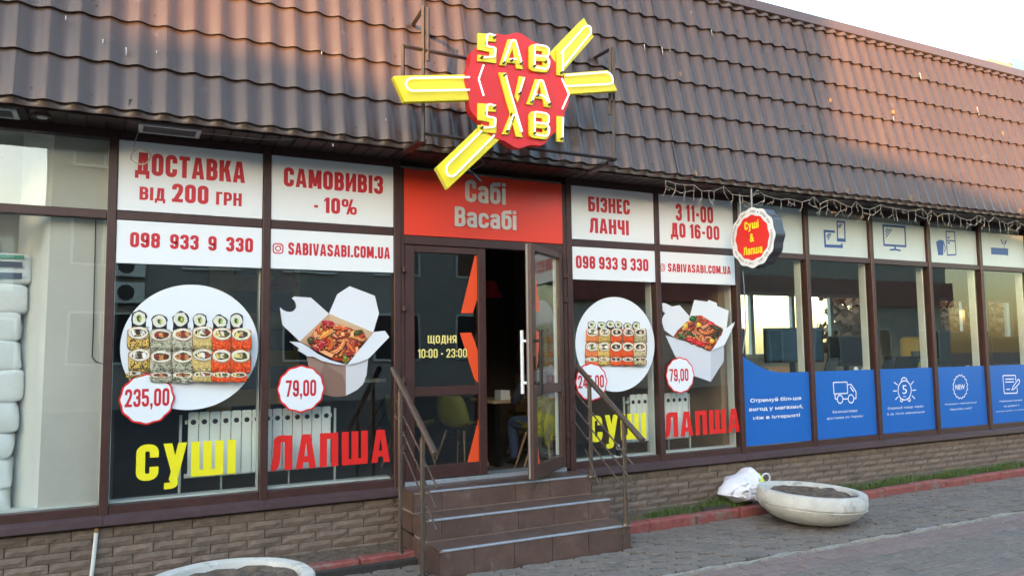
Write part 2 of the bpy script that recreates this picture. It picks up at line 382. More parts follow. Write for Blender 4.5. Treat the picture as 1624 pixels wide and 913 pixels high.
def put_text(mb, text, x0, z0, x1, z1, y, t=.19, gap=.085, mi=0, col=(1, 1, 1), depth=0, fit=None):
    """lay the text in the rectangle (baseline z0, cap top z1) on a plane facing -y; fit maps (x, z) elsewhere"""
    Wt, out = strokes(text, t, gap); sx = (x1-x0)/Wt; sz = z1-z0
    for si, polys in out:
        for p in polys:
            q = [(x0+a*sx, z0+c*sz) for a, c in p]
            if depth: mb.prism(q, y-.0002*si-depth, y-.0002*si, mi)
            elif fit: mb.add([fit(a, c, .0002*si) for a, c in q], [list(range(len(q)))], mi, col)
            else: mb.flat(q, y-.0002*si, mi, col)
def tx(mb, text, bl, tr, y=-.0315, **k):      # baseline-left and top-right given by where they stand on the facade
    a = PY(*bl, y); b = PY(*tr, y); put_text(mb, text, a.x, a.z, b.x, b.z, y, **k)
def put_letters(parent, text, x0, z0, x1, z1, y, mt, t=.19, gap=.085, depth=0, fit=None):
    Wt, _ = strokes(text, t, gap); sx = (x1-x0)/Wt; x = 0
    for ch in text:
        W, _g = glyph(ch, t); q = MB()
        put_text(q, ch, x0+x*sx, z0, x0+(x+W)*sx, z1, y, t=t, gap=gap, depth=depth, fit=fit); q.build('letter', mt, parent, recalc=False); x += W+gap
def tx_words(parent, text, bl, tr, y, mt, name, t=.19, gap=.085):
    a = PY(*bl, y); b = PY(*tr, y); Wt, _ = strokes(text, t, gap); sx = (b.x-a.x)/Wt; x = 0; wd = ''; ws = 0
    for ch in text+' ':
        W = glyph(ch, t)[0]
        if ch == ' ':
            if wd:
                q = MB(); put_text(q, wd, a.x+ws*sx, a.z, a.x+(x-gap)*sx, b.z, y, t=t, gap=gap); q.build(name, mt, parent, recalc=False)
            wd = ''
        else:
            if not wd: ws = x
            wd += ch
        x += W+gap
def plain_text(text, bold=.0):
    """outlines of the plain alphabet filled as polygons: (verts2d, faces), width, height"""
    cu = bpy.data.curves.new('t', 'FONT'); cu.body = text; cu.size = 1; cu.fill_mode = 'FRONT'; cu.resolution_u = 2; cu.offset = bold
    o = bpy.data.objects.new('t', cu); COL.objects.link(o)
    dg = bpy.context.evaluated_depsgraph_get(); me = bpy.data.meshes.new_from_object(o.evaluated_get(dg))
    vs = [(v.co.x, v.co.y) for v in me.vertices]; fs = [list(p.vertices) for p in me.polygons]
    bpy.data.objects.remove(o); bpy.data.curves.remove(cu); bpy.data.meshes.remove(me)
    return vs, fs
def put_plain(mb, text, x0, z0, x1, z1, y, bold=.0, mi=0, full=True, fit=None):
    vs, fs = plain_text(text, bold)
    if not vs: return
    a = min(v[0] for v in vs); b = max(v[0] for v in vs); lo, hi = (0, .729)
    sx = (x1-x0)/(b-a); sz = (z1-z0)/(hi-lo)
    if fit: mb.add([fit(x0+(v[0]-a)*sx, z0+v[1]*sz, 0) for v in vs], fs, mi)
    else: mb.add([(x0+(v[0]-a)*sx, y, z0+v[1]*sz) for v in vs], fs, mi)
def px_(mb, text, bl, tr, y, **k):
    a = PY(*bl, y); b = PY(*tr, y); put_plain(mb, text, a.x, a.z, b.x, b.z, y, **k)

# ================================================================ THE SETTING: ground, pavement, kerb, soil
VX = [-2.16, -1.113, -0.053, 1.022, 2.089, 3.787, 4.826, 5.884, 6.946, 8.030, 9.106, 10.170, 11.25, 12.33, 13.41]
ZT, ZM, ZB = 1.569+H, 1.014+H, -1.040+H           # head, transom, glass foot
BX0, BX1 = -2.2, 13.5
tag(MB().add([(-150,-150,-.03),(150,-150,-.03),(150,150,-.03),(-150,150,-.03)], [(0,1,2,3)]).build('ground', M_asphalt, recalc=False), kind='structure')
KY = -0.50
# wavy grey pavers
def wavy(L, D, hgt=.03, a=.014):
    g = .0055; x0, x1, y0, y1 = -L/2+g, L/2-g, -D/2+g, D/2-g
    pts = []
    for (s, e) in (((x0,y0),(x1,y0)), ((x1,y0),(x1,y1)), ((x1,y1),(x0,y1)), ((x0,y1),(x0,y0))):
        for k, o in ((0,0),(.25,1),(.5,0),(.75,-1)):
            x = s[0]+(e[0]-s[0])*k; y = s[1]+(e[1]-s[1])*k
            if s[1] == e[1]: y += a*o*(1 if e[0] > s[0] else -1)
            else: x += a*o*(1 if e[1] > s[1] else -1)
            pts.append((x, y))
    n = len(pts); ins = [(x*.965, y*.955) for x, y in pts]
    vs = [(x,y,-hgt) for x,y in pts]+[(x,y,-.005) for x,y in pts]+[(x,y,0) for x,y in ins]
    fs = [(i,(i+1)%n,(i+1)%n+n,i+n) for i in range(n)]+[(i+n,(i+1)%n+n,(i+1)%n+2*n,i+2*n) for i in range(n)]+[list(range(2*n,3*n))]
    return vs, fs
pav = tag(MB().box(-12, 30, -1.70, KY-.02, -.06, -.018).build('pavement', M_joint), kind='structure')
tag(MB().box(-12, 30, -5.5, -1.72, -.07, -.020).build('road', M_joint), kind='structure')
road = bpy.data.objects['road']
vs, fs = wavy(.225, .135)
mb = MB(); mb.add(vs, fs); pm = mb.build('paving_stone', M_pave, pav); pmesh = pm.data
bpy.data.objects.remove(pm)
far = MB(); cnt = 0
spots = []
for j in range(11):
    y = KY-.095-j*.139
    for i in range(-18, 72):
        x = i*.229 + (j % 2)*.1145
        spots.append((x, y))
def near_edge(x): return -1.95+.02*math.sin(x*3)
vis = []; rest = []
for x, y in spots:
    d = Vector((x, y, 0))-CAMP; dep = d.dot(fw); u = 812+FPX*d.dot(RT)/dep; v = 456.5-FPX*d.dot(UP)/dep
    if y < -1.66: continue
    inside = -15 < u < 1640 and v < 925 and not (2.12 < x < 3.74 and y > -.95)
    (vis if inside else rest).append((x, y, dep))
vis.sort(key=lambda q: q[2])
for n, (x, y, dep) in enumerate(vis):
    zz = random.uniform(-.005, .004)
    if n < 298:
        o = bpy.data.objects.new('paving_stone', pmesh); COL.objects.link(o); o.parent = pav
        o.location = (x, y, zz); o.rotation_euler = (random.uniform(-.012,.012), random.uniform(-.012,.012), random.uniform(-.02,.02))
    else: rest.append((x, y, dep))
for x, y, dep in rest:
    if 2.12 < x < 3.74 and y > -.95: continue
    far.add([(a+x, b+y, c+random.uniform(-.002,.002)) for a, b, c in vs], fs)
tag(far.build('far_paving_stones', M_pave, pav, recalc=False), kind='stuff')
# thin crumbling mortar edge between the two pavings
mb = MB(); n = 160
for i in range(n):
    x0, x1 = -4+i*.12, -4+(i+1)*.12
    a, b = (-1.715+.012*math.sin(x0*7)+.01*math.sin(x0*23), -1.715+.012*math.sin(x1*7)+.01*math.sin(x1*23))
    k0 = .022+.012*math.sin(x0*11+1)+.008*math.sin(x0*37); k1 = .022+.012*math.sin(x1*11+1)+.008*math.sin(x1*37)
    mb.add([(x0,a-k0,.009),(x1,b-k1,.009),(x1,b+k1,.009),(x0,a+k0,.009),(x0,a-k0,-.03),(x1,b-k1,-.03),(x1,b+k1,-.03),(x0,a+k0,-.03)], [(0,1,2,3),(0,4,5,1),(3,2,6,7)])
mb.build('mortar_edge', mat('pale_mortar', (.33,.30,.26), .9, noise=.4, nscale=30, bump=.6, bscale=70), pav, recalc=False)
# small rectangular pavers beyond it: a reddish band, then grey
def slab(L, D, h=.03):
    g = .003; b = .006
    o = [(-L/2+g,-D/2+g),(L/2-g,-D/2+g),(L/2-g,D/2-g),(-L/2+g,D/2-g)]; i_ = [(x*(1-2*b/L), y*(1-2*b/D)) for x, y in o]
    v = [(x,y,-h) for x,y in o]+[(x,y,-.005) for x,y in o]+[(x,y,0) for x,y in i_]
    return v, [(i,(i+1)%4,(i+1)%4+4,i+4) for i in range(4)]+[(i+4,(i+1)%4+4,(i+1)%4+8,i+8) for i in range(4)]+[(8,9,10,11)]
v2, f2 = slab(.2, .1)
meshes = {}
for key, mt_ in (('r', M_pavered), ('g', M_pave)):
    q = MB(); q.add(v2, f2); t_ = q.build('brick_paver', mt_); meshes[key] = t_.data; bpy.data.objects.remove(t_)
far_r = MB(); far_g = MB(); cand = []
for j in range(19):
    for i in range(-2, 60):
        x = 2.2+i*.203+(j % 2)*.1; y = -1.80-j*.103
        cand.append((x, y, 'r' if j < 3 or (j > 9 and j < 12) else 'g'))
for x, y, key in cand:
    d = Vector((x, y, 0))-CAMP; dep = d.dot(fw); u = 812+FPX*d.dot(RT)/dep; v = 456.5-FPX*d.dot(UP)/dep
    if u > 940 and u < 1640 and v < 925 and dep < 10:
        o = bpy.data.objects.new('brick_paver', meshes[key]); COL.objects.link(o); o.parent = road
        o.location = (x, y, random.uniform(-.003,.003)); o.rotation_euler = (random.uniform(-.008,.008), random.uniform(-.008,.008), random.uniform(-.012,.012))
    else: (far_r if key == 'r' else far_g).add([(a+x, b+y, c) for a, b, c in v2], f2)
tag(far_r.build('far_red_pavers', M_pavered, road, recalc=False), kind='stuff')
tag(far_g.build('far_grey_pavers', M_pave, road, recalc=False), kind='stuff')
# kerb of red painted stones
kerb = tag(MB().box(-6, 30, KY+.02, KY+.09, -.06, .03).build('kerb', M_joint), kind='structure')
x = -3.0; prev = None
while x < 14:
    Ln = .52 + random.uniform(-.02, .02)
    if not (2.08 < x+Ln/2 < 3.80):
        y0 = KY + (.10 if x < 2.1 else 0) + random.uniform(-.008, .008)
        st = MB(); nseg = 4
        for k in range(nseg):
            pass
        top = .072+random.uniform(-.008,.008)
        q = MB().box(x+.004, x+Ln-.004, y0, y0+.10, -.05, top)
        o = q.build('kerb_stone', M_kerb, kerb, bevel=.014)
        o.rotation_euler = (0, 0, 0)
    x += Ln
# soil strip between kerb and wall
def sheet(x0, x1, y0, y1, nx, ny, zf):
    vs = []; fs = []
    for j in range(ny+1):
        for i in range(nx+1):
            x = x0+(x1-x0)*i/nx; y = y0+(y1-y0)*j/ny; vs.append((x, y, zf(x, y)))
    for j in range(ny):
        for i in range(nx): fs.append((j*(nx+1)+i, j*(nx+1)+i+1, (j+1)*(nx+1)+i+1, (j+1)*(nx+1)+i))
    return vs, fs
from mathutils import noise as mnoise
def soilz(x, y): return .048+.014*mnoise.noise((x*5, y*5, 1))+.010*mnoise.noise((x*17, y*17, 4))+.018*(y+.45)/.45
mb = MB(); mb.add(*sheet(-3, 2.13, KY+.14, -.012, 110, 10, soilz)); mb.add(*sheet(3.76, 14, KY+.03, -.012, 210, 10, soilz))
tag(mb.build('soil', M_soil, recalc=False, smooth=True), kind='structure')
# litter and clods on the soil
mb = MB()
for _ in range(420):
    x = random.choice((random.uniform(1.0, 2.08), random.uniform(3.85, 12))); y = random.uniform(KY+.16, -.04); s = random.uniform(.004, .014)
    z = soilz(x, y)
    mb.add([(x+s*random.uniform(.6,1.2)*a, y+s*random.uniform(.6,1.2)*b, z+s*c*.8) for a, b, c in ((1,0,0),(-1,0,0),(0,1,0),(0,-1,0),(0,0,1))], [(0,2,4),(2,1,4),(1,3,4),(3,0,4)])
tag(mb.build('soil_clods', M_soil, recalc=False), kind='stuff')
q = MB(); q2 = MB()
for _ in range(70):
    x = random.uniform(3.6, 10.5); y = random.uniform(-3.2, -.55); s = random.uniform(.006, .018); a = random.uniform(0, 3.14); z = .006
    (q if random.random() < .35 else q2).add([(x+s*math.cos(a), y+s*math.sin(a), z), (x-s*.5*math.sin(a), y+s*.5*math.cos(a), z+s*.25), (x-s*math.cos(a), y-s*math.sin(a), z), (x+s*.5*math.sin(a), y-s*.5*math.cos(a), z+s*.12)], [(0,1,2),(0,2,3)])
tag(q.build('paper_scraps', mat('paper_scrap', (.6,.58,.54), .9), recalc=False), kind='stuff'); tag(q2.build('dry_leaves', mat('dry_leaf', (.17,.10,.05), .9), recalc=False), kind='stuff')
# grass tufts
mb = MB()
def blades(cx, cy, rx, ry, n, hmin, hmax):
    for _ in range(n):
        a = random.uniform(0, 6.283); q = math.sqrt(random.random()); x = cx+rx*q*math.cos(a); y = cy+ry*q*math.sin(a)
        y = min(-.03, max(KY+.10, y)); z = .045
        hh = random.uniform(hmin, hmax)*(1-.5*q); d = random.uniform(0, 6.283); lean = hh*random.uniform(.15, .8); wd = random.uniform(.002, .0042)
        dx, dy = math.cos(d), math.sin(d); px, py = -dy*wd, dx*wd
        mb.add([(x-px,y-py,z),(x+px,y+py,z),(x+dx*lean*.4+px*.7,y+dy*lean*.4+py*.7,z+hh*.65),(x+dx*lean*.4-px*.7,y+dy*lean*.4-py*.7,z+hh*.65),(x+dx*lean,y+dy*lean,z+hh)], [(0,1,2,3),(3,2,4)])
blades(4.72, -.30, .34, .11, 620, .05, .12); blades(5.35, -.26, .32, .14, 900, .05, .16); blades(5.6, -.20, .2, .1, 300, .05, .17); blades(4.35, -.30, .12, .08, 60, .03, .07)
for k in range(26): blades(6.7+k*.17, -.31+.05*math.sin(k), .2, .13, 200, .05, .13)
blades(8.0, -.40, .12, .06, 120, .03, .09); blades(8.35, -.43, .12, .06, 120, .03, .09)
tag(mb.build('grass', M_grass, recalc=False), kind='stuff')

# ================================================================ THE SHOP BUILDING
shop = thing('shop_building', 'single-storey shop row with brown metal tile mansard, brick plinth and glazed shopfront', 'building', (4, 0, 0))
plinth = box('plinth_wall', BX0, BX1, 0, .25, -.05, .46, M_mortar, shop)
# bricks
bl, bh = .2565, .0663
def brick_mesh(L, k):
    g = .0035; nx, nz = 5, 2; vs = []; fs = []
    for j in range(nz+1):
        for i in range(nx+1):
            edge = i in (0, nx) or j in (0, nz)
            x = -L/2+g+(L-2*g)*i/nx; z = -bh/2+g*.5+(bh-g)*j/nz
            vs.append((x, -.012 if edge else -.018-random.uniform(0, .006), z))
    for j in range(nz):
        for i in range(nx): fs.append((j*(nx+1)+i, j*(nx+1)+i+1, (j+1)*(nx+1)+i+1, (j+1)*(nx+1)+i))
    o = len(vs); per = [i for i in range(nx+1)]+[(j+1)*(nx+1)-1 for j in range(1, nz+1)]+[nz*(nx+1)+i for i in range(nx-1, -1, -1)]+[j*(nx+1) for j in range(nz-1, 0, -1)]
    for q in per: vs.append((vs[q][0], .004, vs[q][2]))
    n = len(per)
    for a in range(n): fs.append((per[a], o+a, o+(a+1) % n, per[(a+1) % n]))
    q = MB(); q.add(vs, fs); t_ = q.build('brick', M_brick); me = t_.data; bpy.data.objects.remove(t_); return me
full = [brick_mesh(bl, k) for k in range(5)]; half = [brick_mesh(bl*.5, k) for k in range(2)]
zt = .402
for j in range(6):
    z = zt-bh*(j+.5)+.013
    off = (j % 2)*bl/2
    i = -4
    while True:
        x = -.115+i*bl+off
        i += 1
        if x > 12.6: break
        if x < -1.25 or (2.28 < x < 3.62): continue
        o = bpy.data.objects.new('brick', random.choice(full)); COL.objects.link(o); o.parent = plinth
        o.location = (x-4, random.uniform(-.003, .002), z)
# the rough skim strip at the foot of the wall
mb = MB(); mb.add(*sheet(BX0, BX1, 0, 1, 200, 2, lambda x, y: y))
vs_ = []
for v in mb.v: vs_.append((v[0], -.008-.012*(1-v[1])+.004*mnoise.noise((v[0]*9, v[1]*3, 0)), -.02+v[1]*(.022+.012*mnoise.noise((v[0]*4, 0, 7)))))
mb.v = vs_
mb.build('wall_foot', M_mortar, shop, recalc=False)
# ledge
mb = MB()
for i in range(len(VX)-1):
    for a, b in (((VX[i]), (VX[i+1])),):
        if i == 4: continue
        mb = MB(); x0, x1 = a+.002, b-.002
        prof = [(-.03, ZB-.060), (-.075, ZB-.083), (-.077, ZB-.128), (-.066, ZB-.130), (-.064, ZB-.100), (-.03, ZB-.085)]
        n = len(prof)
        mb.add([(x0, y, z) for y, z in prof]+[(x1, y, z) for y, z in prof], [(k, (k+1) % n, (k+1) % n+n, k+n) for k in range(n)]+[list(range(n)), list(range(2*n-1, n-1, -1))])
        mb.build('window_ledge', M_ledge, shop)
# mullions, transoms, windows
def win(i, transom=True):
    gm = G_store if i >= 7 else G_win
    x0, x1 = VX[i]+.031, VX[i+1]-.031
    o = thing('window', None, None, ((x0+x1)/2-4, 0, ZB)); o.parent = shop
    box('foot_rail', x0, x1, -.030, .05, ZB-.07, ZB, M_brown, o, bevel=.004)
    if transom: box('transom', x0, x1, -.030, .05, ZM-.032, ZM+.032, M_brown, o, bevel=.004)
    box('head_rail', x0, x1, -.030, .05, ZT, ZT+.075, M_brown, o, bevel=.004)
    if transom:
        box('pane', x0, x1, 0, .006, ZM+.033, ZT-.001, gm, o); box('pane', x0, x1, 0, .006, ZB+.001, ZM-.033, gm, o)
    else: box('pane', x0, x1, 0, .006, ZB+.001, ZT-.001, G_win, o)
    return o
for i in range(len(VX)-1):
    if i != 4: win(i)
for i, x in enumerate(VX):
    box('mullion', x-.030, x+.030, -.040, .055, ZB-.07, ZT+.075, M_brown, shop, bevel=.005)
    if i not in (0, 1, 4, 5) : box('inner_mullion', x-.034, x+.034, .056, .15, ZB-.02, ZT+.04, M_pvc, shop, bevel=.006)
    if i == 5: box('inner_mullion', x-.0, x+.05, .056, .12, ZB-.02, ZT+.04, M_pvc, shop, bevel=.006)
for i in range(len(VX)-1):
    if i in (4,): continue
    box('inner_sill', VX[i]+.036, VX[i+1]-.036, .056, .16, ZB-.05, ZB+.012, M_pvc, shop)
# dark fascia above, soffit boards
box('fascia', BX0, BX1, -.045, .2, ZT+.076, ZT+.20, M_soffit, shop)
EY, EZ = -0.5555, 1.634+H
soff = box('soffit', BX0, BX1, EY+.035, -.046, ZT+.072, ZT+.085, M_soffit, shop)
x = BX0; k = 0
while x < BX1:
    o = box('soffit_board', x+.004, x+.112, EY+.03, -.047, ZT+.058, ZT+.071, M_soffit, soff, bevel=.004); x += .1165
# ---- roof of profiled steel tiles
DYk, DZk, PW, RX0 = 0.0551, 0.3259, 0.175, -0.6148
SL = math.hypot(DYk, DZk); ua = Vector((0, DYk/SL, DZk/SL)); na = Vector((0, -DZk/SL, DYk/SL))
roof = MB()
roof.add([(BX0, EY+.03, EZ-.05), (BX1, EY+.03, EZ-.05), (BX1, EY+.03+6.4*DYk, EZ+6.4*DZk), (BX0, EY+.03+6.4*DYk, EZ+6.4*DZk)], [(0,1,2,3)])
roof.add([(BX0, EY+.03+6.4*DYk, EZ+6.4*DZk), (BX1, EY+.03+6.4*DYk, EZ+6.4*DZk), (BX1, 6, EZ+6.2*DZk), (BX0, 6, EZ+6.2*DZk)], [(0,1,2,3)])
roof = roof.build('roof', M_roof, shop, recalc=False)
def wave(s):      # s in 0..1 from crest to crest: narrow crest, wide pan
    c = .5+.5*math.cos(2*math.pi*s); return .031*(c**1.25)
def tile_mesh(eave=False, short=False):
    n = 16; vs = []; fs = []; step = .024
    rows = [(-.006, -.004, True), (-.006, step, True), (.004, step+.001, True), (SL*.5, step*.5, True), (SL+.004, -.001, True)]
    if eave: rows = [(-.045, -.006, True), (-.030, .0, True)]+rows
    if short: rows = rows[:3]+[(.10, step*.8, True)]
    for v, hgt, _ in rows:
        for i in range(n+1):
            s = i/n; p = ua*v + na*(wave(s)*(.45 if (eave and v < -.02) else 1)+hgt); vs.append((s*PW*1.0008, p.y, p.z))
    for j in range(len(rows)-1):
        for i in range(n): fs.append((j*(n+1)+i, j*(n+1)+i+1, (j+1)*(n+1)+i+1, (j+1)*(n+1)+i))
    return vs, fs
tm = []
for ev, sh in ((False, False), (True, False), (False, True)):
    q = MB(); q.add(*tile_mesh(ev, sh)); t_ = q.build('roof_tile', M_roof, recalc=False, smooth=True); me = t_.data
    tm.append((me, q.v, q.f)); bpy.data.objects.remove(t_)
cand = []
for j in range(7):
    for i in range(-9, 78):
        x = RX0+i*PW; y = EY+j*DYk; z = EZ+j*DZk
        c = Vector((x+PW/2, y+DYk/2, z+DZk/2)) - CAMP; dep = c.dot(fw); u = 812+FPX*c.dot(RT)/dep; v = 456.5-FPX*c.dot(UP)/dep
        cand.append((-30 < u < 1650 and v > -45, dep, i, j, x, y, z))
cand.sort(key=lambda q: (not q[0], q[1]))
rest = MB(); n = 0
for vis_, dep, i, j, x, y, z in cand:
    if j == 6:
        if vis_: pass
    me, vv, ff = tm[1 if j == 0 else (2 if j == 6 else 0)]
    # the last course is cut under the ridge cap
    if vis_ and n < 299:
        o = bpy.data.objects.new('roof_tile', me); COL.objects.link(o); o.parent = roof; o.location = (x-4, y-(i//6 % 2)*.006, z); n += 1
        o.rotation_euler = (random.uniform(-.004, .004), 0, random.uniform(-.006, .006))
    elif j < 6: rest.add([(a+x, b+y, c+z) for a, b, c in vv], ff)
    else: rest.add([(a+x, b+y, c+z) for a, b, c in vv], ff)
tag(rest.build('remaining_roof_tiles', M_roof, roof, recalc=False, smooth=True), kind='stuff')
# ridge cap in lengths
x = BX0
for Lc in (2.0,)*8:
    mb = MB(); k0, k1 = 6.12, 6.45
    a = Vector((0, EY, EZ))
    p0 = a+Vector((0,DYk,DZk))*k0+na*.066; p1 = a+Vector((0,DYk,DZk))*k1+na*.066
    lip = p0+na*-.03-ua*.008; bk = p1+Vector((0, .30, -.01))
    pr_ = [lip, p0, p1, p1+Vector((0,.012,.012)), bk]
    vs = [(x+.002, p.y, p.z) for p in pr_]+[(x+Lc-.002, p.y, p.z) for p in pr_]
    mb.add(vs, [(k, k+5, k+6, k+1) for k in range(4)]); x += Lc
    o = mb.build('ridge_cap', M_cap, roof, recalc=False)
    md = o.modifiers.new('thick', 'SOLIDIFY'); md.thickness = .006
M_drop = mat('bird_lime', (.55,.53,.50), .8)
q = MB()
for u, v, L in ((200,75,.06),(248,80,.02),(163,62,.03),(104,25,.03),(1063,78,.03),(1096,18,.03),(1128,45,.09),(1050,75,.08),(1022,70,.06),(1550,170,.12),(1459,115,.10),(1417,185,.05),(510,80,.03),(612,188,.02),(528,228,.02),(700,120,.03)):
    d = ray(u, v); p0 = Vector((0, EY, EZ))+na*.05; tt = (p0-CAMP).dot(na)/d.dot(na); p = CAMP+d*tt-na*.005
    q.tube([p, p-ua*L*.5+Vector((.002,0,0)), p-ua*L], [.004,.003,.0015], 5)
tag(q.build('bird_lime_streaks', M_drop, roof), kind='stuff')
# screws and rusty holes of the old sign
mb = MB()
for j in (0, 2, 3, 5):
    for i in range(-4, 66, 2):
        s = .5+random.uniform(-.05,.05); p = Vector((RX0+(i+s)*PW, EY, EZ))+Vector((0,DYk,DZk))*(j+.22)+na*(.018+wave(s))
        mb.tube([p, p+na*.006], .006, 6)
tag(mb.build('roof_screws', M_steel, roof), kind='stuff')
M_hole = mat('rusty_bracket_end', (.30,.17,.07), .7, noise=.4, nscale=60)
def roof_pt(u, v, off=.02):
    d = ray(u, v); o0 = CAMP; p0 = Vector((0, EY, EZ))+na*off; t = (p0-o0).dot(na)/d.dot(na); return o0+d*t
for u, v in ((208,163),(1079,118),(1103,275),(1317,160),(1417,178),(1344,302),(1445,314),(1591,212),(1618,334)):
    p = roof_pt(u, v, .030); q = MB(); s = .016
    q.box(p.x-s, p.x+s, p.y-.008, p.y+.06, p.z-s*1.5, p.z+s*1.5); q.build('bracket_stub', M_hole if u > 300 else M_black, roof, bevel=.003)
# ---- interior: cafe and store
FZ = .30; CZ = 3.32
box('cafe_floor', 0.0, 5.86, .17, 5.2, FZ-.1, FZ, M_floor, shop)
box('cafe_ceiling', BX0, BX1+7, .2, 5.2, CZ, CZ+.1, mat('grey_ceiling', (.55,.54,.52), .9), shop)
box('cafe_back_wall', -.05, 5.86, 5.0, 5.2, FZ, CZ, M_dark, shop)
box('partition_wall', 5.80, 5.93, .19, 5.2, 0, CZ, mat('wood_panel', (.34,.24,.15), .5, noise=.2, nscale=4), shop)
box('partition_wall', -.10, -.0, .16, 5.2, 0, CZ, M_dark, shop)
# left display: beige reveal, its return coloured whiter for the daylight on it, back wall and floor
mb = MB(); 
mb.add([(-.455,.075,ZB-.05),(-.06,.075,ZB-.05),(-.06,.075,CZ),(-.43,.075,CZ),(-.70,.62,ZB-.05),(-.67,.62,CZ),(-.06,.62,ZB-.05),(-.06,.62,CZ)], [(0,1,2,3)], 0)
mb.add([(-.455,.075,ZB-.05),(-.70,.62,ZB-.05),(-.67,.62,CZ),(-.43,.075,CZ)], [(0,1,2,3)], 1)  # whiter plaster stands in for light falling on the receding side
mb.build('pier', [M_plaster, M_wplaster], shop, recalc=False)
box('display_floor', BX0, -.06, .17, 3.0, ZB-.12, ZB-.03, M_pvc, shop)
box('display_back_wall', BX0-.1, -.06, 1.6, 1.75, 0, CZ, M_wplaster, shop)
box('display_side_wall', BX0-.1, BX0, .16, 1.6, 0, CZ, M_wplaster, shop)
# store to the right
box('store_floor', 5.93, 20.4, .17, 5.2, .2, .30, mat('pale_store_floor', (.50,.48,.45), .4, noise=.1, nscale=4), shop)
M_store = mat('store_wall', (.46,.46,.42), .8, noise=.08, nscale=3)
bw = MB()
yb = 4.6
wz0, wz1 = 1.42, 2.66
for a, b in ((5.93, 9.6), (13.9, 16.2), (18.9, 20.4)): bw.box(a, b, yb, yb+.2, .2, CZ)
for a, b in ((9.6, 13.9), (16.2, 18.9)):
    bw.box(a, b, yb, yb+.2, .2, wz0); bw.box(a, b, yb, yb+.2, wz1, CZ)
bw.build('store_back_wall', M_store, shop)
for a, b in ((9.6, 13.9), (16.2, 18.9)):
    f = MB(); n = 4 if a < 10 else 3
    for k in range(n+1):
        x = a+(b-a)*k/n; f.box(max(a,x-.04), min(b,x+.04), yb+.04, yb+.12, wz0, wz1)
    f.box(a, b, yb+.05, yb+.11, wz0, wz0+.06); f.box(a, b, yb+.05, yb+.11, wz1-.06, wz1)
    f = f.build('rear_window', M_pvc, shop); box('pane', a, b, yb+.07, yb+.078, wz0+.02, wz1-.02, G_win, f)
box('store_side_wall', 20.4, 20.6, .1, 5.2, 0, CZ, M_store, shop)
box('store_front_wall', BX1, 20.6, 0, .2, 0, CZ+2, M_brick, shop)

# ================================================================ THE ENTRANCE: frame, doors, steps, railings
frame = thing('door_frame', None, None, (2.94-4, 0, .5)); frame.parent = shop
box('jamb', 2.120, 2.152, -.032, .05, .52, ZT, M_brown, frame, bevel=.004)
box('jamb', 3.715, 3.756, -.032, .05, .52, ZT, M_brown, frame, bevel=.004)
box('header', 2.153, 3.714, -.032, .05, 2.525, 2.600, M_brown, frame, bevel=.004)
box('threshold', 2.153, 3.714, -.03, .17, .50, .537, M_alu, frame)
for z in (.80, 1.35, 1.95, 2.28): box('hinge', 2.128, 2.165, -.062, -.033, z, z+.055, M_brown, frame, bevel=.006)
for z in (.80, 2.05, 2.28): box('hinge', 3.70, 3.745, -.062, -.033, z, z+.055, M_brown, frame, bevel=.006)
# fixed leaf
d1 = thing('door', None, None, (2.53-4, 0, .54)); d1.parent = shop; d1['label'] = 'closed glazed left door leaf with opening hours and orange-red corner shapes'
box('stile', 2.156, 2.243, -.024, .035, .542, 2.520, M_brown, d1, bevel=.004); box('stile', 2.840, 2.915, -.024, .035, .542, 2.520, M_brown, d1, bevel=.004)
for z0, z1 in ((.542, .655), (1.235, 1.315), (2.462, 2.520)): box('rail', 2.244, 2.839, -.023, .034, z0, z1, M_brown, d1, bevel=.004)
box('pane', 2.244, 2.839, 0, .006, .656, 1.234, G_door, d1); box('pane', 2.244, 2.839, 0, .006, 1.316, 2.461, G_door, d1)
Z4 = lambda u, v: (640+u/2.281, 370+v/2.281)
def pxpoly(pts, f, y):
    return [(PY(*f(*p), y).x, PY(*f(*p), y).z) for p in pts]
shapes = [[(258,80),(270,82),(270,230),(250,288),(208,288)], [(204,360),(245,358),(271,430),(271,541),(256,525)], [(272,668),(273,835),(228,838)]]
for sh in shapes:
    MB().prism(pxpoly(sh, Z4, -.002), -.002, -.0005).build('corner_shape', M_orange, d1)
for a in (('ЩОДНЯ', (678.5,544), (724,531.5)), ('10:00 - 23:00', (662.5,567.5), (740.5,552.5))):
    tx_words(d1, *a, -.003, M_paley, 'opening_hours', .15, .10)
# open leaf: local x runs from the hinge to the free edge, local +y is its outer face
d2 = thing('door', None, None, (3.675-4, -.035, .535)); d2.parent = shop; d2.rotation_euler = (0, 0, R_(180+40))
d2['label'] = 'right door leaf standing open towards the street'
LW = .80; O0 = (0, 0, .535)
def lbox(name, x0, x1, y0, y1, z0, z1, mt, bevel=.004): return MB().box(x0, x1, y0, y1, z0, z1).build(name, mt, d2, bevel=bevel, org=O0)
lbox('stile', .0, .085, -.03, .03, .55, 2.515, M_brown); lbox('stile', LW-.085, LW, -.03, .03, .55, 2.515, M_brown)
for z0, z1 in ((.55, .66), (1.235, 1.315), (2.455, 2.515)): lbox('rail', .086, LW-.086, -.029, .029, z0, z1, M_brown)
lbox('pane', .086, LW-.086, -.003, .003, .661, 1.234, G_door, 0); lbox('pane', .086, LW-.086, -.003, .003, 1.316, 2.454, G_door, 0)
lbox('edge_strip', LW+.0005, LW+.004, -.020, -.004, .56, 2.505, mat('edge_grey', (.22,.21,.2), .5), 0)
lbox('inner_frame', .087, .10, -.034, -.005, .665, 2.45, M_pvc, 0)
xs = lambda p: LW - (PY(*Z4(*p), 0).x-2.156)/(2.915-2.156)*LW
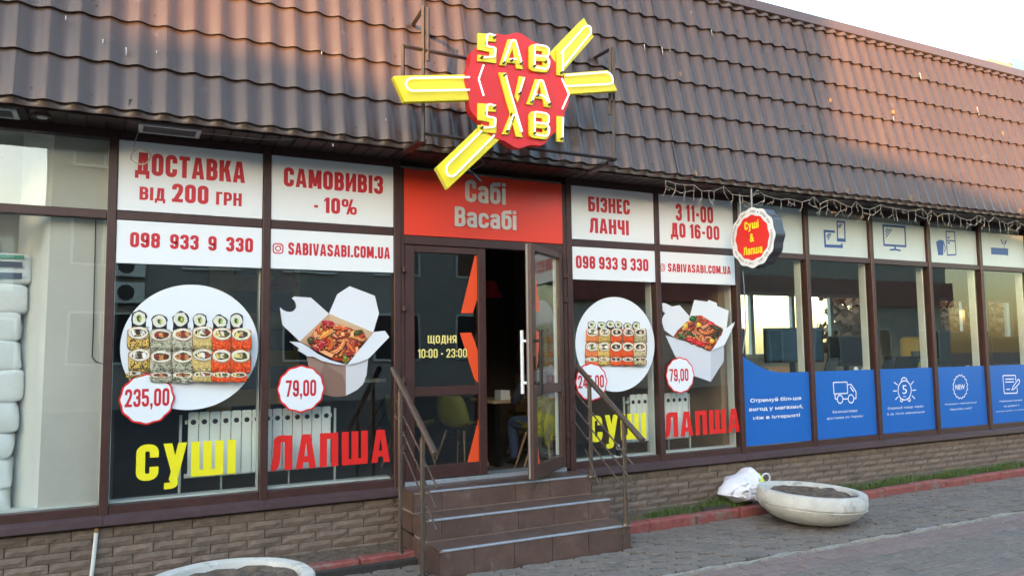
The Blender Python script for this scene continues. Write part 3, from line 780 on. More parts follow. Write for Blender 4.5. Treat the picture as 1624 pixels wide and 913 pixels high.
for sh in shapes:
    q = MB(); poly = [(LW-xs(p), PY(*Z4(*p), 0).z) for p in sh]
    q.prism(poly, .0035, .0050); q.build('corner_shape', M_orange, d2, org=O0)
for yy, mt_, nm in ((-1, M_white, 'inner_handle'), (1, M_black, 'outer_handle')):
    q = MB(); x = LW-.045
    q.tube([(x, yy*.085, 1.25), (x, yy*.085, 1.78)], .016, 10)
    o = q.build(nm, mt_, d2, smooth=True, org=O0)
    for z in (1.34, 1.69):
        MB().tube([(x, yy*.028, z), (x, yy*.085, z)], .013, 10).build('handle_foot', mt_, d2, smooth=True, org=O0)
lbox('lock', LW-.06, LW-.03, .031, .04, 1.45, 1.56, M_steel)
# cafe entrance steps
steps = thing('entrance_steps', 'three brown tiled steps with pale metal nosings leading up to the open door', 'steps', (2.94, -.45, 0))
def tiles_along(x0, x1, n0, off):
    xs_ = [x0]; x = x0+off
    while x < x1-.02: xs_.append(x); x += n0
    xs_.append(x1); return list(zip(xs_[:-1], xs_[1:]))
SX0, SX1 = 2.10, 3.77
lev = [(-.93, 0, .185, SX0, SX1), (-.645, .185, .345, SX0+.005, SX1-.003), (-.36, .345, .505, SX0+.01, SX1-.006)]
for k, (y0, z0, z1, a, b) in enumerate(lev):
    yend = lev[k+1][0] if k < 2 else -.034
    core = box('step', a+.008, b-.008, y0+.009, (yend if k < 2 else -.034), -.05 if k == 0 else z0-.02, z1-.008, M_grout, steps)
    for i, (p, q) in enumerate(tiles_along(a+.001, b-.001, .33, (.27, .12, .24)[k])):
        zlo = z0+(.009 if k else -.04)
        box('tile', p+.003, q-.003, y0, y0+.008, zlo, z1-.012, M_tile, core)
    for i, (p, q) in enumerate(tiles_along(a+.001, b-.001, .33, (.33, .2, .28)[k])):
        box('tile', p+.003, q-.003, y0+.030, yend-.002, z1-.007, z1, M_tile, core)
    ys = y0
    for (p, q) in tiles_along(y0+.009, -.05, .33, .30):
        box('tile', a, a+.007, p+.002, q-.002, (z0+.009 if k else -.04), z1-.009, M_tile, core)
        box('tile', b-.007, b, p+.002, q-.002, (z0+.009 if k else -.04), z1-.009, M_tile, core)
    n_ = MB(); n_.box(a+.14 if k == 2 else a+.03, b, y0-.006, y0+.028, z1-.011, z1+.004); n_.build('nosing', M_alu, core, bevel=.003)
def railing(X, label, hr, posts, bars, z1f):
    t = thing('stair_railing', label, 'railing', (X, posts[1][0], 0), 'railings either side of the entrance steps')
    (ya, za), (yb_, zb) = hr
    MB().tube([(X, ya, za), (X, yb_, zb)], .024, 14).build('handrail', M_rail, t, smooth=True)
    for (y, z0, z1) in posts:
        MB().tube([(X, y, z0), (X, y, z1)], .019, 12).build('post', M_rail, t, smooth=True)
        MB().tube([(X, y, z1), (X, y, z1+.055)], .008, 8).build('pin', M_rail, t, smooth=True)
        MB().lathe([(.0, .012), (.034, .012), (.036, 0)], (X, y, z0), 14).build('post_foot', M_rail, t, smooth=True)
    for (p, q) in bars:
        s = .035 if X < 3 else -.035
        a = PX(*p, X+s); b = PX(*q, X+s)
        MB().tube([a, b], .0065, 8).build('thin_bar', M_rail, t, smooth=True)
        dd = b-a
        for (y, z0, z1) in posts:
            tt = (y-a.y)/dd.y; c = a+dd*tt
            MB().tube([(X, y, c.z), (X+s, y, c.z)], .008, 8).build('bar_clip', M_rail, t, smooth=True)
    return t
railing(2.0, 'metal stair railing left of the entrance steps, its front post on the pavement', [(-.177,1.475),(-1.114,.898)], [(-.356,.06,1.30),(-.85,.0,.985)],
        [((627,632),(694.5,775)), ((627,658),(693,807)), ((636,706),(693,840))], 0)
rr = railing(3.72, 'metal stair railing on the right of the steps with a black padlock on a bar', [(-.244,1.46),(-1.19,.89)], [(-.432,.506,1.335),(-.937,.19,1.02)],
        [((910.5,619),(1004.5,737)), ((910.5,645),(1006,767)), ((910.5,668),(1006,795))], 0)
MB().tube([PX(928,712,3.69), PX(950,766,3.69)], .004, 6).build('loose_bar', M_rail, rr, smooth=True)
p = PX(980.5, 716, 3.69)
lk = thing('padlock', 'black padlock hanging on a thin bar of the right stair railing', 'padlock', (p.x, p.y, p.z))
MB().box(p.x-.012, p.x+.012, p.y-.026, p.y+.026, p.z-.032, p.z+.018).build('lock_body', M_black, lk, bevel=.006)
MB().tube([(p.x, p.y-.016, p.z+.018), (p.x, p.y-.016, p.z+.045), (p.x, p.y-.008, p.z+.058), (p.x, p.y+.008, p.z+.058), (p.x, p.y+.016, p.z+.045), (p.x, p.y+.016, p.z+.018)], .005, 8).build('shackle', M_alu, lk, smooth=True)

# ================================================================ SIGN BOARDS in the shopfront
def board(i, z0, z1, name, label, mt=M_white, x0=None, x1=None, y0=-.030, y1=-.008):
    a, b = (VX[i]+.034 if x0 is None else x0), (VX[i+1]-.034 if x1 is None else x1)
    o = thing(name, label, 'sign', ((a+b)/2, y0, z0))
    box('board', a, b, y0, y1, z0, z1, mt, o, bevel=.002)
    return o
def lettering(o, items, mt, name='lettering', t=.205):
    for it in items:
        tx_words(o, it[0], it[1], it[2], -.0312, mt, name, it[3] if len(it) > 3 else t)
za, zb = ZM+.036, ZT-.003
o = board(2, za, zb, 'delivery_sign', 'large white sign board offering delivery from 200, leftmost of the upper boards'); lettering(o, [('ДОСТАВКА',(214,276),(389,257.5)), ('ВІД',(221,316.5),(262.5,299),.19), ('200',(272.5,320),(331,295.5)), ('ГРН',(342.5,324.5),(383.5,307),.19)], M_txt_red)
o = board(3, za, zb, 'pickup_sign', 'large white sign board with minus 10% for pickup, left of the red board'); lettering(o, [('САМОВИВІЗ',(450,295),(607.5,280)), ('-',(497,336),(505.5,316)), ('10%',(513.5,337.5),(566,317))], M_txt_red)
o = board(5, za, zb, 'lunch_sign', 'white upper sign board advertising business lunches, just right of the red board'); lettering(o, [('БІЗНЕС',(933,335),(998.5,317.5)), ('ЛАНЧІ',(935.5,369),(997,350))], M_txt_red)
o = board(6, za, zb, 'lunch_hours_sign', 'white upper sign board with lunch hours from 11-00 to 16-00'); lettering(o, [('З 11-00',(1072,349.5),(1130.5,328.5)), ('ДО 16-00',(1064,375.5),(1140.5,359))], M_txt_red)
zc = 2.275
o = board(2, zc, ZM-.036, 'phone_sign', 'white phone number board above the large sushi plate left of the door'); lettering(o, [('098  933  9  330',(206,391.5),(401.5,378))], M_txt_red)
o = board(5, zc, ZM-.036, 'phone_sign', 'white phone number board just right of the open door, under the business lunch board'); lettering(o, [('098 933 9 330',(913.5,425),(1028,411))], M_txt_red)
def insta(q, c, s, y):
    a = PY(*c, y)
    q.add([], [])
    for n_, poly in enumerate((band(rpath([(-.42,-.42),(.42,-.42),(.42,.42),(-.42,.42)], .26, True, 6), .11, True), band([(.22*math.cos(k*.393), .22*math.sin(k*.393)) for k in range(16)], .10, True), [[(.2,.2),(.3,.2),(.3,.3),(.2,.3)]])):
        for p in poly: q.flat([(a.x+x*s*1.0, a.z+z*s) for x, z in p], y-.0002*n_)
for i, lab, bl, tr, ic, s in ((3, 'wider web address board with camera icon, under the minus 10% board', (457,403.5), (618.5,392.5), (441,394), .088), (6, 'narrower web address board with camera icon, under the lunch hours board', (1059.5,430.5), (1158.5,422.5), (1050,424), .078)):
    o = board(i, zc, ZM-.036, 'web_address_sign', lab); lettering(o, [('SABIVASABI.COM.UA', bl, tr)], M_txt_red)
    q = MB(); insta(q, ic, s, -.0312); q.build('camera_icon', M_txt_red, o, recalc=False)
o = board(4, 2.604, ZT-.003, 'name_board', 'orange-red board with two lines of silver letters above the doors', M_sign_red, 2.125, 3.75)
for txt, bl, tr in (('Сабі',(738.5,319.5),(801.5,291)), ('Васабі',(721.5,358.5),(818.5,335))):
    a = PY(*bl, -.04); b = PY(*tr, -.04); put_letters(o, txt, a.x, a.z, b.x, b.z, -.0312, M_silver, t=.17, depth=.012)

# ================================================================ STICKERS on the glass
YS = -.0012
def canvas_y(n): return YS-.0008-.00003*n
class Canvas(MB):
    n = 0
    def poly(s, pts, col, f):
        P = [PY(*f(*p), YS) for p in pts]; s.n += 1
        s.flat([(q.x, q.z) for q in P], canvas_y(s.n), 0, s2l(col))
    def blob(s, cx, cy, rx, ry, col, f, n=14, jit=.1, rot=0):
        c, d = math.cos(rot), math.sin(rot); pts = []
        for k in range(n):
            a = 6.2832*k/n; q = 1+random.uniform(-jit, jit); x = rx*q*math.cos(a); y = ry*q*math.sin(a); pts.append((cx+x*c-y*d, cy+x*d+y*c))
        s.poly(pts, col, f)
    def rrect(s, x0, y0, x1, y1, col, f, r=10, jit=2):
        pts = [(x+random.uniform(-jit,jit), y+random.uniform(-jit,jit)) for x, y in rpath([(x0,y0),(x1,y0),(x1,y1),(x0,y1)], r, True, 3)]
        s.poly(pts, col, f)
    def ribbon(s, pts, w, col, f):
        s.n += 1
        for b in band(pts, w):
            P = [PY(*f(*p), YS) for p in b]; s.flat([(q.x, q.z) for q in P], canvas_y(s.n), 0, s2l(col))
def jc(c, j=18):
    d = random.uniform(-j, j); return tuple(max(0, min(255, x+d+random.uniform(-j*.4, j*.4))) for x in c)
def maki(c, x, y, w, h, f):
    c.rrect(x-w*.46, y-h*.15, x+w*.44, y+h*.55, (28,26,30), f, 8); c.blob(x, y-h*.1, w*.50, h*.42, (24,24,28), f, rot=.25)
    c.blob(x, y-h*.1, w*.43, h*.35, (226,224,208), f, rot=.25)
    for _ in range(26): c.blob(x+random.gauss(0, w*.17), y-h*.1+random.gauss(0, h*.14), 3.5, 3, jc((220,218,200), 20), f, 5)
    c.blob(x+2, y-h*.1, w*.17, h*.17, (120,140,40), f, 9, .3); c.blob(x-4, y-h*.12, w*.10, h*.14, (60,85,25), f, 8, .3); c.blob(x+7, y-h*.08, w*.07, h*.09, (190,200,90), f, 7, .3)
def roll(c, x, y, w, h, kind, f, fill):
    """one roll: cut face on top, its coated side below"""
    coat = {'sesame': (216,178,92), 'dill': (186,184,156), 'grain': (208,182,112), 'roe': (224,86,36), 'black': (196,176,130), 'salmon': (226,128,70)}[kind]
    c.rrect(x-w*.50, y-h*.46, x+w*.50, y+h*.52, (96,78,60), f, 30*w/120, 2)
    c.rrect(x-w*.475, y-h*.48, x+w*.475, y+h*.46, jc(coat, 8), f, 34*w/120, 3)
    c.rrect(x-w*.45, y+h*.30, x+w*.45, y+h*.46, tuple(q*.72 for q in coat), f, 20*w/120, 2)
    n = 90 if w > 90 else 34
    for _ in range(n):
        a, b = x+random.uniform(-.42,.42)*w, y+random.uniform(-.06,.42)*h
        if kind in ('sesame', 'black') and random.random() < .55: c.blob(a, b, 6*w/120, 3.2*w/120, (34,28,22), f, 6, .2, random.uniform(0, 3))
        elif kind == 'dill': c.ribbon([(a, b), (a+random.uniform(-12,12), b+random.uniform(-8,8)), (a+random.uniform(-16,16), b+random.uniform(-12,12))], 2.6, jc((52,62,34) if random.random() < .62 else (214,210,186), 20), f)
        elif kind == 'roe': c.blob(a, b, 5.5*w/115, 4.5*w/115, jc((236,92,34) if random.random() < .7 else (206,48,26), 26), f, 6)
        else: c.blob(a, b, 5*w/120, 3*w/120, jc(coat, 34), f, 6, .2, random.uniform(0, 3))
    cy = y-h*.24
    c.blob(x, cy+h*.015, w*.46, h*.27, (150,132,106), f, 14, .07); c.blob(x, cy-h*.01, w*.44, h*.255, jc((228,220,200), 8), f, 14, .06)
    for _ in range(26 if w > 90 else 12): c.blob(x+random.uniform(-.4,.4)*w, cy+random.uniform(-.2,.2)*h, 4*w/115, 3.2*w/115, jc((224,218,198), 22), f, 5)
    c.blob(x, cy, w*.34, h*.16, (30,26,22), f, 12, .14); c.blob(x, cy+1, w*.26, h*.11, jc((150,120,84), 14), f, 10, .2)
    for k, fc in enumerate(fill): c.blob(x+(k-(len(fill)-1)/2)*w*.19, cy+random.uniform(-3,3), w*.13, h*.10, jc(fc, 14), f, 8, .25, random.uniform(0, 2))
    for _ in range(4): c.blob(x+random.uniform(-.24,.24)*w, cy+random.uniform(-.07,.07)*h, w*.035, h*.03, jc((60,44,30), 16), f, 6, .3)
def wavy_poly(cx, cz, R, n=12, amp=.045, ph=0, seg=96, sx=1):
    return [(cx+sx*R*(1+amp*math.cos(n*a+ph))*math.cos(a), cz+R*(1+amp*math.cos(n*a+ph))*math.sin(a)) for a in (6.28319*k/seg for k in range(seg))]
def badge(label, text, l, t_, r, b, bl, tr, n=12, ph=0):
    c = PY((l+r)/2, (t_+b)/2, YS); rx = (PY(r, (t_+b)/2, YS).x-PY(l, (t_+b)/2, YS).x)/2; rz = (PY((l+r)/2, t_, YS).z-PY((l+r)/2, b, YS).z)/2; R = (rx+rz)/2*.98
    o = thing('price_badge', label, 'price sticker', (c.x, -.02, c.z-R), 'wavy-edged price badges on the shop windows')
    MB().prism(wavy_poly(c.x, c.z, R, n, .022, ph), -.016, -.012).build('red_edge', M_redfilm, o, recalc=False)
    MB().prism(wavy_poly(c.x, c.z, R*.93, n, .022, ph), -.0175, -.0165).build('white_face', M_white, o, recalc=False)
    q = MB(); tx(q, text, bl, tr, -.0182, t=.175); q.build('lettering', M_txt_red, o, recalc=False)
def word(name, label, text, bl, tr, mt, t=.2, gap=.10):
    a = PY(*bl, YS); b = PY(*tr, YS)
    o = thing(name, label, 'window lettering', ((a.x+b.x)/2, -.006, a.z))
    put_letters(o, text, a.x, a.z, b.x, b.z, -.006, mt, t, gap)
A2 = lambda u, v: (180+u/3.652, 430+v/3.652)
B3 = lambda u, v: (430+u/4.152, 440+v/4.152)
C5 = lambda u, v: (900+u/3.382, 460+v/3.382)
def plate(label, f, l, r, t_, b, loc_group):
    cx, cy = (l+r)/2, (t_+b)/2; c = PY(*f(cx, cy), YS)
    rx = (PY(*f(r, cy), YS).x-PY(*f(l, cy), YS).x)/2; rz = (PY(*f(cx, t_), YS).z-PY(*f(cx, b), YS).z)/2; c.x = (PY(*f(r, cy), YS).x+PY(*f(l, cy), YS).x)/2
    o = thing('sushi_plate_sticker', label, 'window sticker', (c.x, YS, c.z-rz), 'round sushi plate stickers')
    MB().prism([(c.x+rx*math.cos(a), c.z+rz*math.sin(a)) for a in (6.28319*k/96 for k in range(96))], YS, -.0003).build('white_plate', M_white, o, recalc=False)
    return o
o = plate('large round white plate of sushi rolls printed on the window left of the door', A2, 38, 838, 75, 800, 0)
c = Canvas()
for x, y, w_, h_ in ((148,285,92,118),(267,300,94,100),(388,290,94,116),(500,293,84,100),(617,300,88,92),(712,298,80,108)):
    c.blob(x+6, y+44, w_*.6, 14, (170,176,182), A2); maki(c, x, y, w_, h_, A2)
cols = [('sesame', 134, 128, [(240,236,226),(60,40,30),(240,236,226)], -10), ('dill', 266, 128, [(150,62,40),(206,140,84),(120,50,34)], 0), ('dill', 398, 126, [(206,140,84),(150,62,40),(206,140,84)], 0), ('grain', 520, 122, [(232,220,150),(240,238,228),(150,62,40)], 0), ('roe', 632, 116, [(226,210,120),(240,220,200),(90,100,50)], 4), ('roe', 745, 116, [(226,210,120),(200,170,120),(70,80,40)], 6)]
for k, (kind, x, w_, fill, dx) in enumerate(cols):
    x = 436+(x-436)*.95; jy = (0, 12, 10, -2, 6, 8)[k]
    roll(c, x+dx*.6, 390+jy, w_*1.03, 136, kind, A2, fill); roll(c, x-dx*.2, 518+jy*.8, w_*1.05, 136, kind, A2, fill)
    roll(c, x-dx*.7-(8 if k == 5 else 0), 610+jy*.3, w_*(1.03 if k < 5 else .86), 58, kind, A2, fill) if k else roll(c, 118, 600, 92, 44, kind, A2, fill)
c.build('sushi_print', PRINT, o, colors=True, recalc=False)
o = plate('smaller round white plate of sushi rolls printed on the window right of the open door', C5, 42, 467, 35, 543, 0)
c = Canvas()
for x, y, w_, h_ in ((130,190,44,50),(182,192,48,46),(229,188,46,50),(272,190,42,46),(322,198,46,46),(367,196,42,54)): maki(c, x, y, w_, h_, C5)
for kind, x, w_, fill in (('salmon',132,66,[(240,236,226),(120,140,50),(240,236,226)]), ('sesame',195,60,[(240,220,190),(200,150,100),(240,236,226)]), ('roe',258,60,[(60,40,30),(220,200,180),(60,40,30)]), ('roe',320,60,[(220,200,180),(60,40,30),(200,180,160)]), ('black',382,66,[(60,40,30),(220,200,180),(150,110,70)])):
    roll(c, x, 246, w_*1.06, 86, kind, C5, fill); roll(c, x-3, 325, (w_+3)*1.06, 90, kind, C5, fill); roll(c, x-4, 382, (w_+3)*1.05, 46, kind, C5, fill)
c.build('sushi_print', PRINT, o, colors=True, recalc=False)
# noodle boxes
def noodle_box(label, f, outline_polys, food, extra, n, size):
    P = PY(*f(*food[0]), YS)
    o = thing('noodle_box_sticker', label, 'window sticker', (P.x, YS, P.z-.3), 'open noodle box stickers')
    c = Canvas()
    for pts, col in outline_polys: c.poly(pts, col, f)
    (cx, cy), rx, ry, rot, clip = food
    def inside(x, y):
        r = False; m_ = len(clip)
        for i in range(m_):
            (x1, y1), (x2, y2) = clip[i], clip[i-1]
            if (y1 > y) != (y2 > y) and x < (x2-x1)*(y-y1)/(y2-y1)+x1: r = not r
        return r
    c.poly(clip, (140,58,32), f)
    k = 0; tries = 0
    while k < n and tries < n*6:
        tries += 1
        x = cx+random.uniform(-rx, rx); y = cy+random.uniform(-ry, ry)
        if not inside(x, y): continue
        k += 1; a = random.uniform(-1.2, .9); Ln = size*random.uniform(.6, 1.6); cu = random.uniform(-1.6, 1.6)
        pts = []; xx, yy = x, y
        for s in range(6):
            if not inside(xx, yy): break
            pts.append((xx, yy)); xx += math.cos(a)*Ln/5; yy += math.sin(a)*Ln/5; a += cu/2.5
        if len(pts) < 2: continue
        wd = size*random.uniform(.10, .27)
        base = random.choice(((208,92,40),(214,120,58),(176,62,34),(150,40,28),(232,170,98),(190,86,46),(150,44,28),(198,120,74),(226,160,104),(206,70,44)))
        c.ribbon([(px, py+wd*.35) for px, py in pts], wd*1.15, (70,24,16), f); c.ribbon(pts, wd, jc(base, 16), f)
        if random.random() < .5: c.ribbon([(px-wd*.1, py-wd*.22) for px, py in pts], wd*.22, jc(tuple(min(255, q+50) for q in base), 10), f)
    for kind, x, y, a, b, rot in extra: c.blob(x, y, a, b, kind, f, 12, .15, rot); c.blob(x-a*.15, y-b*.3, a*.5, b*.2, tuple(min(255, q+60) for q in kind), f, 8, .2, rot)
    for _ in range(70):
        x = cx+random.uniform(-rx, rx)*.8; y = cy+random.uniform(-ry, ry)*.8
        if inside(x, y): c.blob(x, y, size*.035, size*.026, (240,226,190), f, 6)
    return o, c
body = (146,116,100)
o, c = noodle_box('open white noodle box with brown shaded side printed on the window left of the door', B3, [
    ([(380,237),(435,110),(517,57),(683,120),(710,235),(672,360)], (226,230,236)),
    ([(57,195),(80,214),(104,224),(130,226),(150,217),(163,200),(165,185),(160,165),(150,148),(135,138),(150,125),(262,132),(380,237),(188,420),(73,310)], (218,222,228)),
    ([(380,237),(672,360),(492,572),(188,420)], (196,160,126)),
    ([(380,237),(672,360),(640,400),(390,290)], (208,176,142)),
    ([(230,510),(300,530),(492,575),(492,778),(440,784),(400,782),(340,765),(300,700),(250,600)], (150,124,112)),
    ([(492,575),(560,560),(640,528),(628,640),(606,700),(570,735),(540,752),(492,776)], (206,208,212)),
    ([(350,560),(400,600),(470,640),(492,700),(492,778),(440,784),(400,782),(340,765),(300,700)], (132,104,92)),
    ], ((425,420), 200, 150, 0, [(235,410),(262,385),(300,330),(340,292),(400,300),(470,316),(540,345),(600,345),(630,400),(560,490),(492,562),(420,535),(330,490),(260,450)]),
    [((170,24,40),370,298,42,14,.1), ((62,66,28),566,365,34,17,-.25), ((66,60,26),258,412,24,26,.4), ((150,14,40),292,470,26,12,.5), ((106,116,40),486,535,16,34,-.3), ((172,26,44),330,436,44,14,-.35), ((226,150,60),358,372,52,16,-.6)], 260, 95)
c.poly([(672,358),(745,350),(773,392),(640,530),(560,562),(495,575)], (224,228,234), B3)
c.poly([(117,420),(188,426),(240,455),(300,500),(380,540),(492,574),(430,572),(330,548),(276,520),(240,520),(170,478),(182,466)], (212,216,224), B3)
c.build('noodle_box_print', PRINT, o, colors=True, recalc=False)
o, c = noodle_box('open all-white noodle box printed on the window beside the blue stickers', C5, [
    ([(680,52),(750,62),(757,52),(800,68),(803,85),(865,110),(850,220),(760,330),(655,140)], (224,228,232)),
    ([(508,68),(525,70),(560,88),(600,80),(655,140),(640,260),(570,250),(520,215),(502,160),(523,124),(510,112)], (220,224,230)),
    ([(525,242),(600,262),(768,325),(768,490),(680,460),(625,410),(575,350)], (206,210,218)),
    ([(768,325),(838,245),(838,380),(768,490)], (188,193,202)),
    ], ((705,225), 130, 105, 0, [(568,248),(590,215),(640,170),(690,135),(735,145),(780,175),(835,208),(800,270),(760,325),(680,290),(620,262)]),
    [((190,26,32),660,268,34,13,.3), ((196,30,40),765,180,26,12,.5), ((40,70,26),608,248,26,15,.2), ((30,80,30),670,155,20,18,0), ((46,50,22),795,205,40,12,.35), ((40,60,24),650,232,34,9,.5), ((226,190,50),700,185,14,12,0), ((226,180,50),770,272,13,12,.3), ((36,34,18),790,240,26,16,-.8), ((222,186,60),628,190,12,14,.2), ((200,30,34),705,285,30,12,.2)], 170, 62)
c.poly([(838,212),(892,168),(888,186),(838,292),(768,325)], (228,231,236), C5)
c.build('noodle_box_print', PRINT, o, colors=True, recalc=False)
badge('white wavy price badge reading 235,00 on the large sushi plate', '235,00', 187.7, 592.1, 278.6, 672.3, (197.5,645.5), (269,615))
badge('white wavy price badge reading 79,00 beside the brown-sided noodle box', '79,00', 438, 579, 516, 653, (453,629), (501.5,601.5))
badge('white wavy price badge reading 245,00 behind the right stair railing', '245,00', 910.4, 575.4, 962.7, 635, (917,615.5), (957.5,594))
badge('white wavy price badge reading 79,00 on the all-white noodle box', '79,00', 1053.8, 566.5, 1100.6, 622.7, (1062,604.5), (1091.5,584))
word('sushi_word', 'large yellow Cyrillic word for sushi on the leftmost lettered window', 'СўШІ', (215,762.5), (374,696), M_yelfilm)
word('noodle_word', 'large red Cyrillic word for noodles on the window left of the door', 'ЛАПША', (429.5,746.5), (618,680), M_redfilm)
word('sushi_word', 'yellow Cyrillic word for sushi seen behind the right stair railing', 'СўШІ', (935.5,701), (1023.5,654), M_yelfilm)
word('noodle_word', 'red Cyrillic word for noodles on the window next to the blue stickers', 'ЛАПША', (1054.5,693.5), (1172,647), M_redfilm)

# ================================================================ NEON SIGN on the roof
NY = -1.0
N1 = lambda u, v: (610+u/3.043, 10+v/3.043)
def NP(u, v, y=NY): q = PY(*N1(u, v), NY); return Vector((q.x, y, q.z))
neon = thing('neon_sign', 'red and yellow sunburst neon sign with letters mounted on the tiled roof', 'neon sign', (2.72, NY, 3.2))
def nprism(name, pts, y0, y1, mt, parent=neon, bev=.004):
    return MB().prism([(NP(*p).x, NP(*p).z) for p in pts], y0, y1).build(name, mt, parent, bevel=bev)
pl = [NP(400,395), NP(890,420), NP(600,132), NP(640,672)]
cxn, czn = (pl[0].x+pl[1].x)/2-.015, (pl[2].z+pl[3].z)/2
MB().prism(wavy_poly(cxn, czn, .452, 12, .028, .4), NY, NY+.075).build('backing_disc', M_neonred, neon, recalc=True)
def ntube(path, r=.0072, y=NY-.030, parent=neon, closed=False, rr=14):
    pts = rpath(path, rr, closed, 4)
    return MB().tube([NP(*p, y) for p in pts], r, 8, closed=closed).build('neon_tube', M_tube, parent, smooth=True)
rays = [[(42,340),(52,335),(430,328),(440,452),(97,462)], [(840,326),(1080,308),(1127,408),(850,428)], [(775,250),(965,55),(1012,148),(850,330)], [(490,550),(560,640),(305,882),(250,778)]]
rtub = [[(405,347),(118,352),(98,368),(98,392),(120,413),(405,408)], [(868,338),(1072,322),(1090,338),(1096,372),(1078,380),(872,390)], [(845,232),(962,100),(985,100),(992,130),(858,295)], [(462,606),(296,770),(290,800),(305,824),(330,822),(524,626)]]
for pts, tb in zip(rays, rtub):
    o = nprism('ray', pts, NY+.004, NY+.055, M_yel); ntube(tb, y=NY-.02, parent=o)
def letter(name, polys, tubes, legs):
    o = None
    root = thing(name, None, None, (0, 0, 0)); root.parent = neon
    q0 = NP(*polys[0][0][0]) if False else NP(*tubes[0][0][0]); root.location = q0-Vector((2.72, NY, 3.2))
    for k, pts in enumerate(polys): nprism('letter_face', pts, NY-.016-.0004*k, NY-.003, M_yel, root, 0)
    for tb, cl in tubes: ntube(tb, parent=root, closed=cl, rr=10)
    for p in legs:
        a = NP(*p, NY-.016); MB().tube([a, a+Vector((0,-.03,0))], .009, 6).build('electrode', M_black, root)
def off(pts, dx, dy): return [(x+dx, y+dy) for x, y in pts]
def quads(path, t, R=6, closed=False): return band(rpath(path, R, closed, 2), t, closed)
def bandpoly(path, t, R=6):
    pts = rpath(path, R, False, 2); L = []; Rr = []
    qs = band(pts, t); L = [qs[0][0]]+[q[1] for q in qs]; Rr = [qs[0][3]]+[q[2] for q in qs]
    return L+Rr[::-1]
for dy in (0, 337):
    S_ = off([(534,157),(461,150),(459,196),(520,210),(518,264),(444,254)], 0, dy)
    letter('letter_s', [off([(445,134),(534,140),(533,176),(480,171),(479,192),(536,204),(534,279),(445,268),(445,238),(502,246),(503,224),(445,214)], 0, dy)], [(off([(526,152),(500,140),(487,147),(484,200),(527,208),(525,250),(470,254)], 0, dy), False)], [(524,157+dy), (462,254+dy)])
letter('letter_a', [[(550,288),(580,292),(624,180),(632,165),(590,164)], [(604,165),(632,167),(663,308),(632,304)], [(592,254),(644,262),(648,282),(588,276)]], [([(566,280),(603,176),(614,168),(626,180),(655,286)], False), ([(600,262),(628,262)], False)], [(567,280), (605,268), (652,282)])
letter('letter_a', [[(680,475),(709,480),(750,372),(762,358),(722,356)], [(738,357),(764,361),(797,492),(766,488)], [(722,425),(776,433),(780,454),(716,447)]], [([(700,468),(735,368),(745,362),(757,372),(790,480)], False), ([(722,432),(760,438),(775,465)], False)], [(702,466), (730,436), (788,478)])
for dy in (0, 322):
    fr = off([(706,202),(770,208),(772,250),(758,256),(774,266),(772,310),(706,302)], 0, dy)
    pts = rpath(fr, 10, True, 3)
    bq = band(pts, 30, True)
    letter('letter_b', [[q[0], q[1], q[2], q[3]] for q in bq]+[off([(706,245),(765,250),(765,272),(706,268)], 0, dy)], [(off([(716,192),(770,200),(784,212),(782,246),(768,253),(786,264),(784,300),(770,310),(724,303),(716,296)], 0, dy), True), (off([(722,244),(770,250)], 0, dy), False)], [(768,276+dy), (714,296+dy)])
for dy in (0, 318):
    letter('letter_i', [off([(826,214),(860,219),(858,340),(825,336)], 0, dy)], [(off([(852,224),(850,320)], 0, dy), False)], [(846,326+dy)])
letter('letter_v', [[(546,324),(584,325),(661,636),(630,632)], [(645,341),(676,346),(638,466),(624,440)]], [([(572,330),(655,610)], False), ([(664,352),(642,425)], False)], [(572,338), (645,425)])
letter('letter_a', [[(562,620),(592,622),(626,535),(606,514)]], [([(584,608),(612,530),(624,530),(652,610)], False)], [(584,608)])
ntube([(470,290),(446,358),(470,438)], y=NY-.03, rr=3); ntube([(846,355),(880,430),(848,502)], y=NY-.03, rr=3)
# steel mounting frame
FYb = -.90
def NF(u, v, y=FYb): q = PY(*N1(u, v), y); return q
def bar3(name, a, b, s=.013):
    return MB().tube([a, b], s*1.2, 4).build(name, M_steel, neon)
for a, b in (((85,192),(425,258)), ((88,190),(88,345)), ((186,0),(186,655)), ((208,8),(208,265)), ((183,612),(430,648)), ((1106,196),(1106,740)), ((1090,200),(1086,525)), ((690,684),(1118,738))):
    bar3('frame_bar', NF(*a), NF(*b))
for (u, v), fr in (((135,95),(188,12)), ((1012,250),(1092,206)), ((186,655),(186,640)), ((1075,752),(1112,738))):
    bar3('bracket_arm', roof_pt(*N1(u, v), .0), NF(*fr), .015)
a = NF(186,640); MB().box(a.x-.035, a.x+.03, a.y+.0, a.y+.36, a.z-.022, a.z).build('bracket_arm', M_steel, neon)
a = NF(1095,752); MB().box(a.x-.03, a.x+.03, a.y+.0, a.y+.36, a.z-.022, a.z).build('bracket_arm', M_steel, neon)
MB().tube([NP(440,775,-.88), NP(470,790,-.84), NP(500,828,-.86)], .012, 8).build('cable_gland', M_black, neon, smooth=True)
MB().tube([NP(500,680,-.82), NP(520,740,-.86), NP(455,770,-.88)], .006, 6).build('feed_cable', M_black, neon, smooth=True)

